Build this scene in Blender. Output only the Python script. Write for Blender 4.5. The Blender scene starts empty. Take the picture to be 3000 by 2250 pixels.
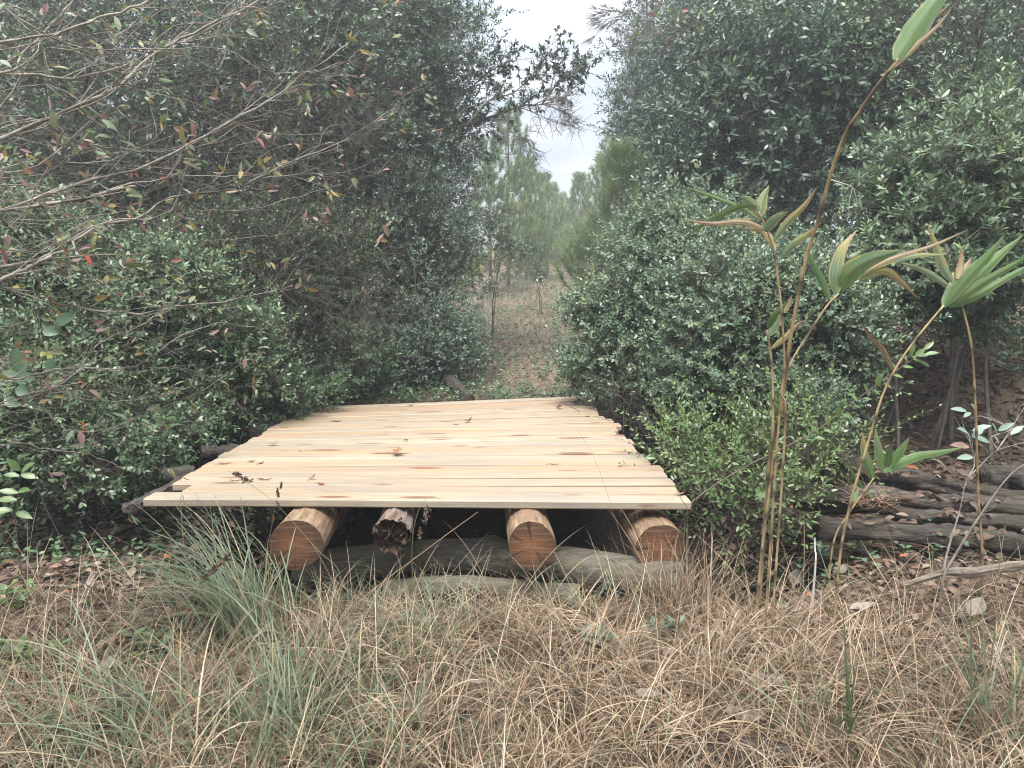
import bpy, math
import numpy as np
from mathutils import Vector

# ------------------------------------------------------------------ camera, sky, sun, exposure
SC = bpy.context.scene
COL = SC.collection
CAM_H, FPX, PITCH = 1.5, 740.0, math.radians(10.27)
cam = bpy.data.cameras.new('camera')
cam.sensor_width = 36.0
cam.lens = 36.0 * FPX / 1024.0
cam.clip_start, cam.clip_end = 0.05, 3000.0
camo = bpy.data.objects.new('camera', cam)
camo.location = (0, 0, CAM_H)
camo.rotation_euler = (math.pi / 2 - PITCH, 0, 0)
COL.objects.link(camo)
SC.camera = camo

SUN_EL, SUN_AZ = math.radians(70), math.radians(200)
wd = bpy.data.worlds.new('World')
SC.world = wd
wd.use_nodes = True
nt = wd.node_tree
nt.nodes.clear()
def N(tree, kind, **kw):
    n = tree.nodes.new(kind)
    for k, v in kw.items():
        setattr(n, k, v)
    return n
def mth(tree, op, a, b=None, clamp=False):
    n = tree.nodes.new('ShaderNodeMath'); n.operation = op; n.use_clamp = clamp
    for i, v in enumerate((a, b)):
        if v is None: continue
        if isinstance(v, (int, float)): n.inputs[i].default_value = v
        else: tree.links.new(v, n.inputs[i])
    return n.outputs[0]
def ramp(tree, fac, stops, interp='LINEAR'):
    n = tree.nodes.new('ShaderNodeValToRGB')
    cr = n.color_ramp
    cr.interpolation = interp
    while len(cr.elements) < len(stops): cr.elements.new(0.5)
    for e, (p, c) in zip(cr.elements, stops):
        e.position = p
        e.color = (c, c, c, 1) if isinstance(c, (int, float)) else (*c, 1)
    if fac is not None: tree.links.new(fac, n.inputs['Fac'])
    return n.outputs['Color']
def mixc(tree, fac, a, b, mode='MIX'):
    n = tree.nodes.new('ShaderNodeMix'); n.data_type = 'RGBA'; n.blend_type = mode
    for sock, v in ((n.inputs[0], fac), (n.inputs[6], a), (n.inputs[7], b)):
        if isinstance(v, (int, float)): sock.default_value = v
        elif isinstance(v, tuple): sock.default_value = (*v, 1)
        else: tree.links.new(v, sock)
    return n.outputs[2]
sky = N(nt, 'ShaderNodeTexSky', sky_type='NISHITA')
sky.sun_disc = False
sky.sun_elevation, sky.sun_rotation = SUN_EL, SUN_AZ
tc = N(nt, 'ShaderNodeTexCoord')
sep = N(nt, 'ShaderNodeSeparateXYZ')
nt.links.new(tc.outputs['Generated'], sep.inputs[0])
zz = mth(nt, 'MAXIMUM', sep.outputs[2], 0.0)
den = mth(nt, 'ADD', zz, 0.09)
cmb = N(nt, 'ShaderNodeCombineXYZ')
nt.links.new(mth(nt, 'DIVIDE', sep.outputs[0], den), cmb.inputs[0])
nt.links.new(mth(nt, 'DIVIDE', sep.outputs[1], den), cmb.inputs[1])
nz = N(nt, 'ShaderNodeTexNoise')
nz.inputs['Scale'].default_value = 1.15
nz.inputs['Detail'].default_value = 5.0
nz.inputs['Roughness'].default_value = 0.5
nt.links.new(cmb.outputs[0], nz.inputs['Vector'])
# overcast sky: about three times as bright overhead as at the horizon, with darker bellies of cloud
over = mth(nt, 'ADD', mth(nt, 'MULTIPLY', zz, mth(nt, 'ADD', mth(nt, 'MULTIPLY', zz, 10.0), 9.0)), 2.3)
cloud = ramp(nt, nz.outputs['Fac'], [(0.36, (0.58, 0.66, 0.82)), (0.50, (0.82, 0.88, 0.98)), (0.62, (1.12, 1.13, 1.15))])
sc1 = N(nt, 'ShaderNodeVectorMath', operation='SCALE')
nt.links.new(cloud, sc1.inputs[0]); nt.links.new(over, sc1.inputs['Scale'])
skymix = mixc(nt, 0.9, sky.outputs[0], sc1.outputs[0])
bg = N(nt, 'ShaderNodeBackground')
bg.inputs['Strength'].default_value = 0.05
wo = N(nt, 'ShaderNodeOutputWorld')
nt.links.new(skymix, bg.inputs['Color'])
nt.links.new(bg.outputs[0], wo.inputs['Surface'])

sun = bpy.data.lights.new('sun', 'SUN')
sun.energy, sun.angle, sun.color = 1.5, math.radians(35), (1.0, 0.97, 0.93)
suno = bpy.data.objects.new('sun', sun)
COL.objects.link(suno)
sd = Vector((math.sin(SUN_AZ) * math.cos(SUN_EL), math.cos(SUN_AZ) * math.cos(SUN_EL), math.sin(SUN_EL)))
suno.rotation_euler = sd.to_track_quat('Z', 'Y').to_euler()
vs = SC.view_settings
vs.view_transform, vs.look, vs.gamma, vs.use_curve_mapping = 'Standard', 'None', 1.0, False
vs.exposure = 2.25
SC.cycles.filter_width = 1.1
SC.cycles.max_bounces = 6
SC.cycles.diffuse_bounces = 3
SC.cycles.glossy_bounces = 2
SC.cycles.transmission_bounces = 3
SC.cycles.transparent_max_bounces = 4

# ------------------------------------------------------------------ helpers
RNG = np.random.default_rng(11)
CP, SP = math.cos(PITCH), math.sin(PITCH)
def at(px, py, Y):                     # a pixel of the 1024 wide frame, seen at distance Y
    x, y = (px - 512) / FPX, (384 - py) / FPX
    s = Y / (CP + y * SP)
    return np.array((x * s, Y, CAM_H + (-SP + y * CP) * s))
def S(sx, sy, Y): return at(sx * 1024 / 3000, sy * 1024 / 3000, Y)        # photo pixels
def Dp(dx, dy, Y): return at(dx * 1024 / 2212, dy * 1024 / 2212, Y)

def sstep(t):
    t = np.clip(t, 0, 1)
    return t * t * (3 - 2 * t)
def track_x(y): return np.interp(y, [0, 7, 18, 35, 60, 120], [-.05, -.1, .25, 1.1, 2.9, 8.2])
def hgt(x, y):
    x, y = np.asarray(x, float), np.asarray(y, float)
    z = np.interp(y, [0, 3.2, 6.6, 9, 18, 35, 60, 120, 400], [0, .02, .10, .15, .33, .80, 1.15, 1.3, 1.3])
    d = np.exp(-np.abs((y - 4.72) / np.interp(np.abs(x), [1.1, 1.9], [1.52, 1.2])) ** 6)
    dep = np.interp(x, [-4, -1.8, -1.3, 1.32, 1.75, 4], [.22, .24, .75, .75, .12, .10])
    z = z - d * dep
    z = z + .55 * sstep((x - 1.35) / 1.2) * sstep((y - 5.2) / 2.0) * (1 - sstep((y - 14) / 10))
    z = z + .35 * sstep((-x - 1.9) / 1.6) * sstep((y - 5.6) / 2.4) * (1 - sstep((y - 14) / 10))
    near = np.clip(1.4 - y / 60, .3, 1)
    z = z + near * (.022 * np.sin(2.7 * x + 1.1 * y + 1) * np.sin(2.1 * y - .7 * x) + .012 * np.sin(6.1 * x + 2) * np.sin(5.3 * y + 1.7 * x))
    return z
def ground_at(dx, dy):                 # where the line of sight through a display pixel meets the ground
    a, b = 1.2, 150.0
    ys = np.concatenate([np.linspace(1.2, 12, 400), np.linspace(12, 120, 400)])
    for y in ys:
        p = Dp(dx, dy, y)
        if p[2] <= hgt(p[0], p[1]): return p
    return Dp(dx, dy, 60)
def G3(x, y, dz=0.0): return np.array((x, y, float(hgt(x, y)) + dz))

ORG = {}
def tag(o, label=None, cat=None, group=None, kind=None):
    if label: o['label'] = label
    if cat: o['category'] = cat
    if group: o['group'] = group
    if kind: o['kind'] = kind
    return o
def thing(name, label, cat, loc, group=None):
    o = bpy.data.objects.new(name, None)
    o.empty_display_size = .1
    o.location = [float(v) for v in loc]
    COL.objects.link(o)
    ORG[o.name] = np.array([float(v) for v in loc])
    return tag(o, label, cat, group)

class Geo:
    def __init__(s): s.V, s.F, s.T, s.n = [], {}, [], 0
    def add(s, V, faces, t=0.5):
        V = np.asarray(V, float).reshape(-1, 3)
        for f in faces:
            f = np.asarray(f, dtype=np.int64)
            if len(f): s.F.setdefault(f.shape[1], []).append(f + s.n)
        s.V.append(V)
        s.T.append(np.broadcast_to(np.asarray(t, float), (len(V),)))
        s.n += len(V)
    def build(s, name, mat, parent=None, smooth=True, loc=None):
        me = bpy.data.meshes.new(name)
        V = np.concatenate(s.V) if s.V else np.zeros((0, 3))
        org = ORG[parent.name] if parent is not None else (np.zeros(3) if loc is None else np.asarray(loc, float))
        V = V - org
        me.vertices.add(len(V))
        me.vertices.foreach_set('co', V.astype(np.float32).ravel())
        li, ls, tot = [], [], 0
        for k, fl in s.F.items():
            f = np.concatenate(fl)
            li.append(f.ravel())
            ls.append(tot + np.arange(len(f)) * k)
            tot += f.size
        if li:
            li = np.concatenate(li).astype(np.int32); ls = np.concatenate(ls).astype(np.int32)
            me.loops.add(len(li)); me.loops.foreach_set('vertex_index', li)
            me.polygons.add(len(ls)); me.polygons.foreach_set('loop_start', ls)
            me.update(calc_edges=True)
            me.polygons.foreach_set('use_smooth', np.full(len(ls), smooth, dtype=bool))
        a = me.attributes.new('tint', 'FLOAT', 'POINT')
        a.data.foreach_set('value', np.concatenate(s.T).astype(np.float32))
        me.materials.append(mat)
        me.update()
        o = bpy.data.objects.new(name, me)
        COL.objects.link(o)
        if parent is not None: o.parent = parent
        else: o.location = [float(v) for v in org]
        ORG[o.name] = org
        return o

def nrm(v):
    return v / np.maximum(np.linalg.norm(v, axis=-1, keepdims=True), 1e-9)
def curve(pts, n):                     # Catmull-Rom through the points, n samples
    P = np.asarray(pts, float)
    if len(P) == 2: P = np.array([P[0], (P[0] * 2 + P[1]) / 3, (P[0] + P[1] * 2) / 3, P[1]])
    Q = np.vstack([2 * P[0] - P[1], P, 2 * P[-1] - P[-2]])
    seg = np.r_[0, np.cumsum(np.linalg.norm(np.diff(P, axis=0), axis=1))]
    u = np.linspace(0, seg[-1], n)
    i = np.clip(np.searchsorted(seg, u, side='right') - 1, 0, len(P) - 2)
    t = ((u - seg[i]) / np.maximum(seg[i + 1] - seg[i], 1e-9))[:, None]
    p0, p1, p2, p3 = Q[i], Q[i + 1], Q[i + 2], Q[i + 3]
    return .5 * (2 * p1 + (p2 - p0) * t + (2 * p0 - 5 * p1 + 4 * p2 - p3) * t ** 2 + (3 * p1 - p0 - 3 * p2 + p3) * t ** 3)
def tubes(g, P, R, k=4, t=.5, cap=False):   # many tapered tubes at once: P (M,n,3), R (M,n)
    P = np.asarray(P, float)
    if P.ndim == 2: P = P[None]
    R = np.asarray(R, float)
    if R.ndim == 1: R = np.broadcast_to(R, P.shape[:2])
    M, n, _ = P.shape
    T = nrm(np.gradient(P, axis=1))
    ref = nrm(np.cross(T.mean(axis=1), np.array([.31, .77, .55])))[:, None, :]
    a = nrm(ref - T * np.sum(ref * T, axis=-1, keepdims=True))
    b = np.cross(T, a)
    ang = np.arange(k) * 2 * math.pi / k
    V = P[:, :, None, :] + R[:, :, None, None] * (a[:, :, None, :] * np.cos(ang)[None, None, :, None] + b[:, :, None, :] * np.sin(ang)[None, None, :, None])
    base = (np.arange(M) * n * k)[:, None, None]
    i = np.arange(n - 1)[None, :, None]; j = np.arange(k)[None, None, :]
    q = np.stack([base + i * k + j, base + i * k + (j + 1) % k, base + (i + 1) * k + (j + 1) % k, base + (i + 1) * k + j], -1).reshape(-1, 4)
    fs = [q]
    if cap:
        e = np.arange(k)
        fs.append(np.concatenate([(base[:, 0] + e[::-1][None]), (base[:, 0] + (n - 1) * k + e[None])]))
    tt = np.broadcast_to(np.asarray(t, float), (M,)) if np.ndim(t) < 2 else None
    tint = np.repeat(tt, n * k) if tt is not None else np.repeat(np.asarray(t).ravel(), k)
    g.add(V, fs, tint)
def leaves(g, B, D, Nn, L, W, t, kind='hex', curl=.12, fold=.15):
    B, D = np.asarray(B, float), nrm(np.asarray(D, float))
    m = len(B)
    Sd = nrm(np.cross(D, Nn)); U = np.cross(Sd, D)
    L = np.broadcast_to(L, (m,))[:, None]; W = np.broadcast_to(W, (m,))[:, None]
    idx = np.arange(m)[:, None]
    t = np.broadcast_to(t, (m,))
    if kind == 'rhomb':
        V = np.stack([B, B + D * L * .5 + Sd * W * .5 + U * W * fold, B + D * L - U * L * curl, B + D * L * .5 - Sd * W * .5 + U * W * fold], 1)
        f = idx * 4
        g.add(V, [np.hstack([f, f + 1, f + 2]), np.hstack([f, f + 2, f + 3])], np.repeat(t, 4))
    elif kind == 'hex':
        c1, c2 = U * L * curl * .1, U * L * curl * .45
        V = np.stack([B, B + D * L * .32 + Sd * W * .46 - c1, B + D * L * .32 - Sd * W * .46 - c1, B + D * L * .68 + Sd * W * .42 - c2, B + D * L * .68 - Sd * W * .42 - c2, B + D * L - U * L * curl], 1)
        f = idx * 6
        g.add(V, [np.hstack([f, f + 2, f + 1]), np.hstack([f + 1, f + 2, f + 4, f + 3]), np.hstack([f + 3, f + 4, f + 5])], np.repeat(t, 6))
    else:                              # folded leaf with a midrib, for leaves near the camera
        ts = [.14, .38, .66, .88]; ws = [.26, .48, .42, .18]
        V = [B]
        for a, w in zip(ts, ws):
            c = B + D * L * a - U * L * curl * a * a
            V += [c + Sd * W * w + U * W * fold * w * 2, c, c - Sd * W * w + U * W * fold * w * 2]
        V.append(B + D * L - U * L * curl)
        V = np.stack(V, 1)
        f = idx * 14
        tri = [np.hstack([f, f + 2, f + 1]), np.hstack([f, f + 3, f + 2]), np.hstack([f + 10, f + 11, f + 13]), np.hstack([f + 11, f + 12, f + 13])]
        q = []
        for r in range(3):
            o = f + 1 + 3 * r
            q += [np.hstack([o, o + 1, o + 4, o + 3]), np.hstack([o + 1, o + 2, o + 5, o + 4])]
        g.add(V, tri + q, np.repeat(t, 14))
def blades(g, P, az, L, th0, th1, W, t, n=4, floor=None, roll=None):
    P = np.asarray(P, float); m = len(P)
    az, L, th0, th1, W, t = [np.broadcast_to(np.asarray(v, float), (m,)) for v in (az, L, th0, th1, W, t)]
    h = np.stack([np.cos(az), np.sin(az), 0 * az], 1); sd = np.stack([-np.sin(az), np.cos(az), 0 * az], 1)
    if roll is not None:
        sd = nrm(sd * np.cos(roll)[:, None] + np.array([0, 0, 1.]) * np.sin(roll)[:, None])
    pts = [P]
    for i in range(n):
        th = th0 + (th1 - th0) * (i + .5) / n
        p = pts[-1] + (L / n)[:, None] * (h * np.sin(th)[:, None] + np.array([0, 0, 1.]) * np.cos(th)[:, None])
        if floor is not None: p[:, 2] = np.maximum(p[:, 2], hgt(p[:, 0], p[:, 1]) + floor)
        pts.append(p)
    ws = np.interp(np.arange(n + 1) / n, [0, .3, .7, 1], [.8, 1, .75, .06])
    V = np.stack([v for i, p in enumerate(pts) for v in (p + sd * (W * ws[i] / 2)[:, None], p - sd * (W * ws[i] / 2)[:, None])], 1)
    k = 2 * (n + 1)
    f = np.arange(m)[:, None] * k
    g.add(V, [np.hstack([f + 2 * i, f + 2 * i + 1, f + 2 * i + 3, f + 2 * i + 2]) for i in range(n)], np.repeat(t, k))

# ------------------------------------------------------------------ materials
def material(name):
    m = bpy.data.materials.new(name)
    m.use_nodes = True
    t = m.node_tree
    return m, t, t.nodes['Principled BSDF'], t.nodes['Material Output']
GAIN = dict(holly_leaf=1.35, myrtle_leaf=1.3, gallberry_leaf=1.2, laurel_leaf=1.3, rhododendron_leaf=1.2, undergrowth_leaf=1.3, distant_leaf=1.4, pine_needle=1.45, broomsedge=1.35)
def leaf_mat(name, stops, rough=.42, trans=.22, spec=.5, patch=None, interp='LINEAR'):
    m, t, p, out = material(name)
    k = GAIN.get(name, 1.0)
    stops = [(q, tuple(v * k for v in col)) for q, col in stops]
    a = N(t, 'ShaderNodeAttribute', attribute_name='tint')
    c = ramp(t, a.outputs['Fac'], stops, interp)
    if patch:
        n = N(t, 'ShaderNodeTexNoise'); n.inputs['Scale'].default_value = patch[0]; n.inputs['Detail'].default_value = 3
        g = N(t, 'ShaderNodeTexCoord'); t.links.new(g.outputs['Object'], n.inputs['Vector'])
        c = mixc(t, ramp(t, n.outputs['Fac'], [(.42, 0.0), (.68, patch[2])]), c, patch[1])
    t.links.new(c, p.inputs['Base Color'])
    p.inputs['Roughness'].default_value = rough
    p.inputs['Specular IOR Level'].default_value = spec * 1.25
    tr = N(t, 'ShaderNodeBsdfTranslucent')
    t.links.new(c, tr.inputs['Color'])
    mx = N(t, 'ShaderNodeMixShader'); mx.inputs[0].default_value = trans
    t.links.new(p.outputs[0], mx.inputs[1]); t.links.new(tr.outputs[0], mx.inputs[2])
    t.links.new(mx.outputs[0], out.inputs['Surface'])
    return m
def bark_mat(name, c1, c2, scale=(18, 18, 4), rough=.85, bump=.4, c3=None):
    m, t, p, out = material(name)
    g = N(t, 'ShaderNodeTexCoord'); mp = N(t, 'ShaderNodeMapping'); mp.inputs['Scale'].default_value = scale
    t.links.new(g.outputs['Object'], mp.inputs[0])
    n = N(t, 'ShaderNodeTexNoise'); n.inputs['Scale'].default_value = 1; n.inputs['Detail'].default_value = 8; n.inputs['Roughness'].default_value = .65
    t.links.new(mp.outputs[0], n.inputs['Vector'])
    c = ramp(t, n.outputs['Fac'], [(.32, c1), (.66, c2)])
    if c3:
        n2 = N(t, 'ShaderNodeTexNoise'); n2.inputs['Scale'].default_value = 7; n2.inputs['Detail'].default_value = 4
        t.links.new(g.outputs['Object'], n2.inputs['Vector'])
        c = mixc(t, ramp(t, n2.outputs['Fac'], [(.5, 0.), (.62, 1.)]), c, c3)
    t.links.new(c, p.inputs['Base Color'])
    p.inputs['Roughness'].default_value = rough
    p.inputs['Specular IOR Level'].default_value = .25
    b = N(t, 'ShaderNodeBump'); b.inputs['Strength'].default_value = bump; b.inputs['Distance'].default_value = .02
    t.links.new(n.outputs['Fac'], b.inputs['Height']); t.links.new(b.outputs[0], p.inputs['Normal'])
    return m
M_HOLLY = leaf_mat('holly_leaf', [(0, (.026, .048, .028)), (.5, (.055, .092, .052)), (.85, (.095, .14, .080)), (1, (.15, .18, .08))], .36)
M_MYRTLE = leaf_mat('myrtle_leaf', [(0, (.036, .064, .042)), (.5, (.078, .122, .080)), (.85, (.12, .17, .11)), (1, (.17, .19, .09))], .38)
M_GALL = leaf_mat('gallberry_leaf', [(0, (.040, .070, .040)), (.5, (.088, .138, .080)), (.8, (.14, .195, .115)), (.95, (.17, .21, .10)), (1, (.20, .20, .07))], .36)
M_LAUREL = leaf_mat('laurel_leaf', [(0, (.024, .046, .026)), (.5, (.052, .088, .052)), (.9, (.095, .14, .085)), (1, (.15, .17, .06))], .33)
M_RHODO = leaf_mat('rhododendron_leaf', [(0, (.045, .080, .036)), (.5, (.090, .138, .072)), (.85, (.14, .20, .105)), (1, (.20, .22, .09))], .38)
M_LIME = leaf_mat('young_green_leaf', [(0, (.045, .090, .026)), (.5, (.090, .155, .048)), (.85, (.15, .22, .07)), (1, (.25, .28, .09))], .36, .28)
M_UNDER = leaf_mat('undergrowth_leaf', [(0, (.026, .052, .024)), (.5, (.058, .100, .046)), (.85, (.105, .16, .075)), (1, (.17, .20, .09))], .38)
M_FAR = leaf_mat('distant_leaf', [(0, (.035, .060, .042)), (.5, (.065, .10, .068)), (.9, (.10, .14, .09)), (.96, (.13, .14, .07)), (1, (.30, .05, .03))], .45)
M_NEEDLE = leaf_mat('pine_needle', [(0, (.050, .085, .036)), (.6, (.125, .175, .066)), (.9, (.20, .24, .085)), (1, (.25, .14, .05))], .5, .28)
M_AUTUMN = leaf_mat('autumn_leaf', [(0, (.07, .12, .05)), (.2, (.12, .175, .07)), (.36, (.21, .25, .17)), (.48, (.25, .24, .075)), (.58, (.27, .19, .07)), (.68, (.26, .18, .14)), (.80, (.27, .155, .15)), (.90, (.30, .10, .04)), (1, (.45, .06, .035))], .48, .3, .4)
M_BRIER = leaf_mat('greenbrier_leaf', [(0, (.05, .11, .05)), (.7, (.10, .17, .08)), (1, (.28, .30, .07))], .35, .25)
M_CANE = leaf_mat('cane_leaf', [(0, (.045, .10, .03)), (.35, (.095, .17, .05)), (.55, (.14, .20, .135)), (.66, (.28, .26, .06)), (.8, (.32, .25, .15)), (1, (.12, .065, .042))], .6, .22, .3, patch=(16, (.22, .19, .07), .25))
M_DRY = leaf_mat('dry_grass_blade', [(0, (.026, .015, .009)), (.3, (.092, .057, .033)), (.6, (.21, .140, .082)), (.85, (.33, .245, .158)), (1, (.48, .385, .265))], .6, .2, .3)
M_GRASS = leaf_mat('green_grass_blade', [(0, (.040, .066, .024)), (.45, (.090, .122, .055)), (.75, (.165, .195, .115)), (.9, (.25, .23, .11)), (1, (.34, .27, .155))], .48, .25)
M_SEDGE = leaf_mat('broomsedge', [(0, (.11, .14, .05)), (.5, (.22, .25, .09)), (1, (.40, .32, .16))], .6, .25, .3)
M_LITTER = leaf_mat('leaf_litter', [(0, (.035, .022, .016)), (.4, (.085, .052, .034)), (.75, (.16, .10, .065)), (.92, (.26, .20, .15)), (1, (.34, .12, .05))], .6, .1, .3)
M_DEADLEAF = leaf_mat('dead_leaf', [(0, (.07, .035, .022)), (.35, (.24, .115, .05)), (.6, (.20, .165, .135)), (.85, (.29, .255, .215)), (.93, (.40, .15, .05)), (1, (.40, .05, .04))], .62, .15, .3, patch=(55, (.10, .065, .045), .6))
M_HERB = leaf_mat('herb_leaf', [(0, (.06, .10, .055)), (1, (.15, .21, .13))], .5, .25)
M_TWIG = bark_mat('pale_twig', (.15, .13, .105), (.38, .34, .28), (40, 40, 40), c3=(.095, .082, .065))
M_WOODD = bark_mat('dark_twig', (.045, .034, .028), (.12, .095, .075), (30, 30, 30))
M_WOODR = bark_mat('reddish_twig', (.055, .040, .030), (.15, .115, .085), (30, 30, 30))
M_BRANCH = bark_mat('grey_bark', (.085, .072, .058), (.22, .19, .15), (25, 25, 10))
M_PINEBARK = bark_mat('pine_bark', (.09, .065, .05), (.23, .17, .13), (14, 14, 5))
def cane_mat():
    m = bark_mat('cane_stem', (.24, .17, .08), (.40, .30, .16), (60, 60, 9), .5, .2, c3=(.17, .125, .075))
    t = m.node_tree; p = t.nodes['Principled BSDF']
    src = p.inputs['Base Color'].links[0].from_socket
    a = N(t, 'ShaderNodeAttribute', attribute_name='tint')
    t.links.new(mixc(t, a.outputs['Fac'], src, (.055, .042, .032)), p.inputs['Base Color'])
    return m
M_CANESTEM = cane_mat()
M_OLDLOG = bark_mat('weathered_log', (.010, .008, .007), (.095, .080, .064), (7, 40, 40), .85, 1.0, c3=(.045, .036, .026))
M_GREYLOG = bark_mat('grey_log', (.04, .035, .028), (.17, .15, .115), (3, 40, 40), .8, .8, c3=(.11, .105, .068))
M_SEED = bark_mat('seed_head', (.07, .05, .035), (.20, .14, .09), (90, 90, 90))

def wood_mat():
    m, t, p, out = material('fresh_pine_board')
    g = N(t, 'ShaderNodeTexCoord'); oi = N(t, 'ShaderNodeObjectInfo')
    off = N(t, 'ShaderNodeCombineXYZ')
    for i, k in enumerate((37.0, 91.0, 53.0)): t.links.new(mth(t, 'MULTIPLY', oi.outputs['Random'], k), off.inputs[i])
    va = N(t, 'ShaderNodeVectorMath', operation='ADD')
    t.links.new(g.outputs['Object'], va.inputs[0]); t.links.new(off.outputs[0], va.inputs[1])
    def mapped(sc):
        mp = N(t, 'ShaderNodeMapping'); mp.inputs['Scale'].default_value = sc
        t.links.new(va.outputs[0], mp.inputs[0]); return mp.outputs[0]
    def noise(vec, sc=1, det=4, rg=.55, dist=0):
        n = N(t, 'ShaderNodeTexNoise'); n.inputs['Scale'].default_value = sc; n.inputs['Detail'].default_value = det
        n.inputs['Roughness'].default_value = rg; n.inputs['Distortion'].default_value = dist
        t.links.new(vec, n.inputs['Vector']); return n.outputs['Fac']
    tone = noise(mapped((.5, 7, 7)), 1, 2)
    base = ramp(t, tone, [(.3, (.295, .245, .175)), (.5, (.325, .255, .165)), (.68, (.32, .22, .13))])
    base = mixc(t, mth(t, 'MULTIPLY', oi.outputs['Random'], .5), base, (.35, .315, .25))
    base = mixc(t, ramp(t, mth(t, 'FRACT', mth(t, 'MULTIPLY', oi.outputs['Random'], 7.3)), [(.45, 0.), (1., .8)]), base, (.335, .21, .118))
    fine = noise(mapped((1.3, 75, 75)), 1, 5, .6, .3)
    base = mixc(t, ramp(t, fine, [(.45, 0.), (.66, .65)]), base, (.24, .165, .09))
    band = noise(mapped((.35, 26, 40)), 1, 3, .5, .6)
    wv = mth(t, 'SINE', mth(t, 'MULTIPLY', band, 46.0))
    base = mixc(t, ramp(t, wv, [(.45, 0.), (.95, .5)]), base, (.21, .145, .085))
    grey = noise(mapped((1.2, 9, 9)), 1, 6, .7)
    base = mixc(t, ramp(t, grey, [(.44, 0.), (.66, .8)]), base, (.20, .175, .145))
    vo = N(t, 'ShaderNodeTexVoronoi'); vo.inputs['Scale'].default_value = 1
    wob = N(t, 'ShaderNodeMix'); wob.data_type = 'VECTOR'
    t.links.new(mapped((2.6, 11, 11)), vo.inputs['Vector'])
    spc = N(t, 'ShaderNodeSeparateColor'); t.links.new(vo.outputs['Color'], spc.inputs[0])
    dd = mth(t, 'ADD', vo.outputs['Distance'], mth(t, 'MULTIPLY', mth(t, 'SUBTRACT', noise(mapped((22, 60, 60)), 1, 2), .5), .12))
    sz = mth(t, 'ADD', mth(t, 'MULTIPLY', spc.outputs[0], .24), .0)
    kn = ramp(t, mth(t, 'SUBTRACT', dd, sz), [(0, 1.), (.05, .55), (.11, 0.)])
    kn = mth(t, 'MULTIPLY', kn, ramp(t, spc.outputs[1], [(.34, 0.), (.38, 1.)]))
    kc = mixc(t, spc.outputs[2], (.19, .075, .04), (.115, .07, .048))
    base = mixc(t, mth(t, 'MULTIPLY', kn, .95), base, kc)
    t.links.new(base, p.inputs['Base Color'])
    p.inputs['Roughness'].default_value = .62; p.inputs['Specular IOR Level'].default_value = .3
    b = N(t, 'ShaderNodeBump'); b.inputs['Strength'].default_value = .25; b.inputs['Distance'].default_value = .003
    t.links.new(fine, b.inputs['Height']); t.links.new(b.outputs[0], p.inputs['Normal'])
    return m
M_BOARD = wood_mat()
M_PEELED = bark_mat('peeled_pine_log', (.085, .048, .026), (.36, .25, .155), (30, 4, 30), .8, 1.2, c3=(.20, .13, .08))
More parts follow.
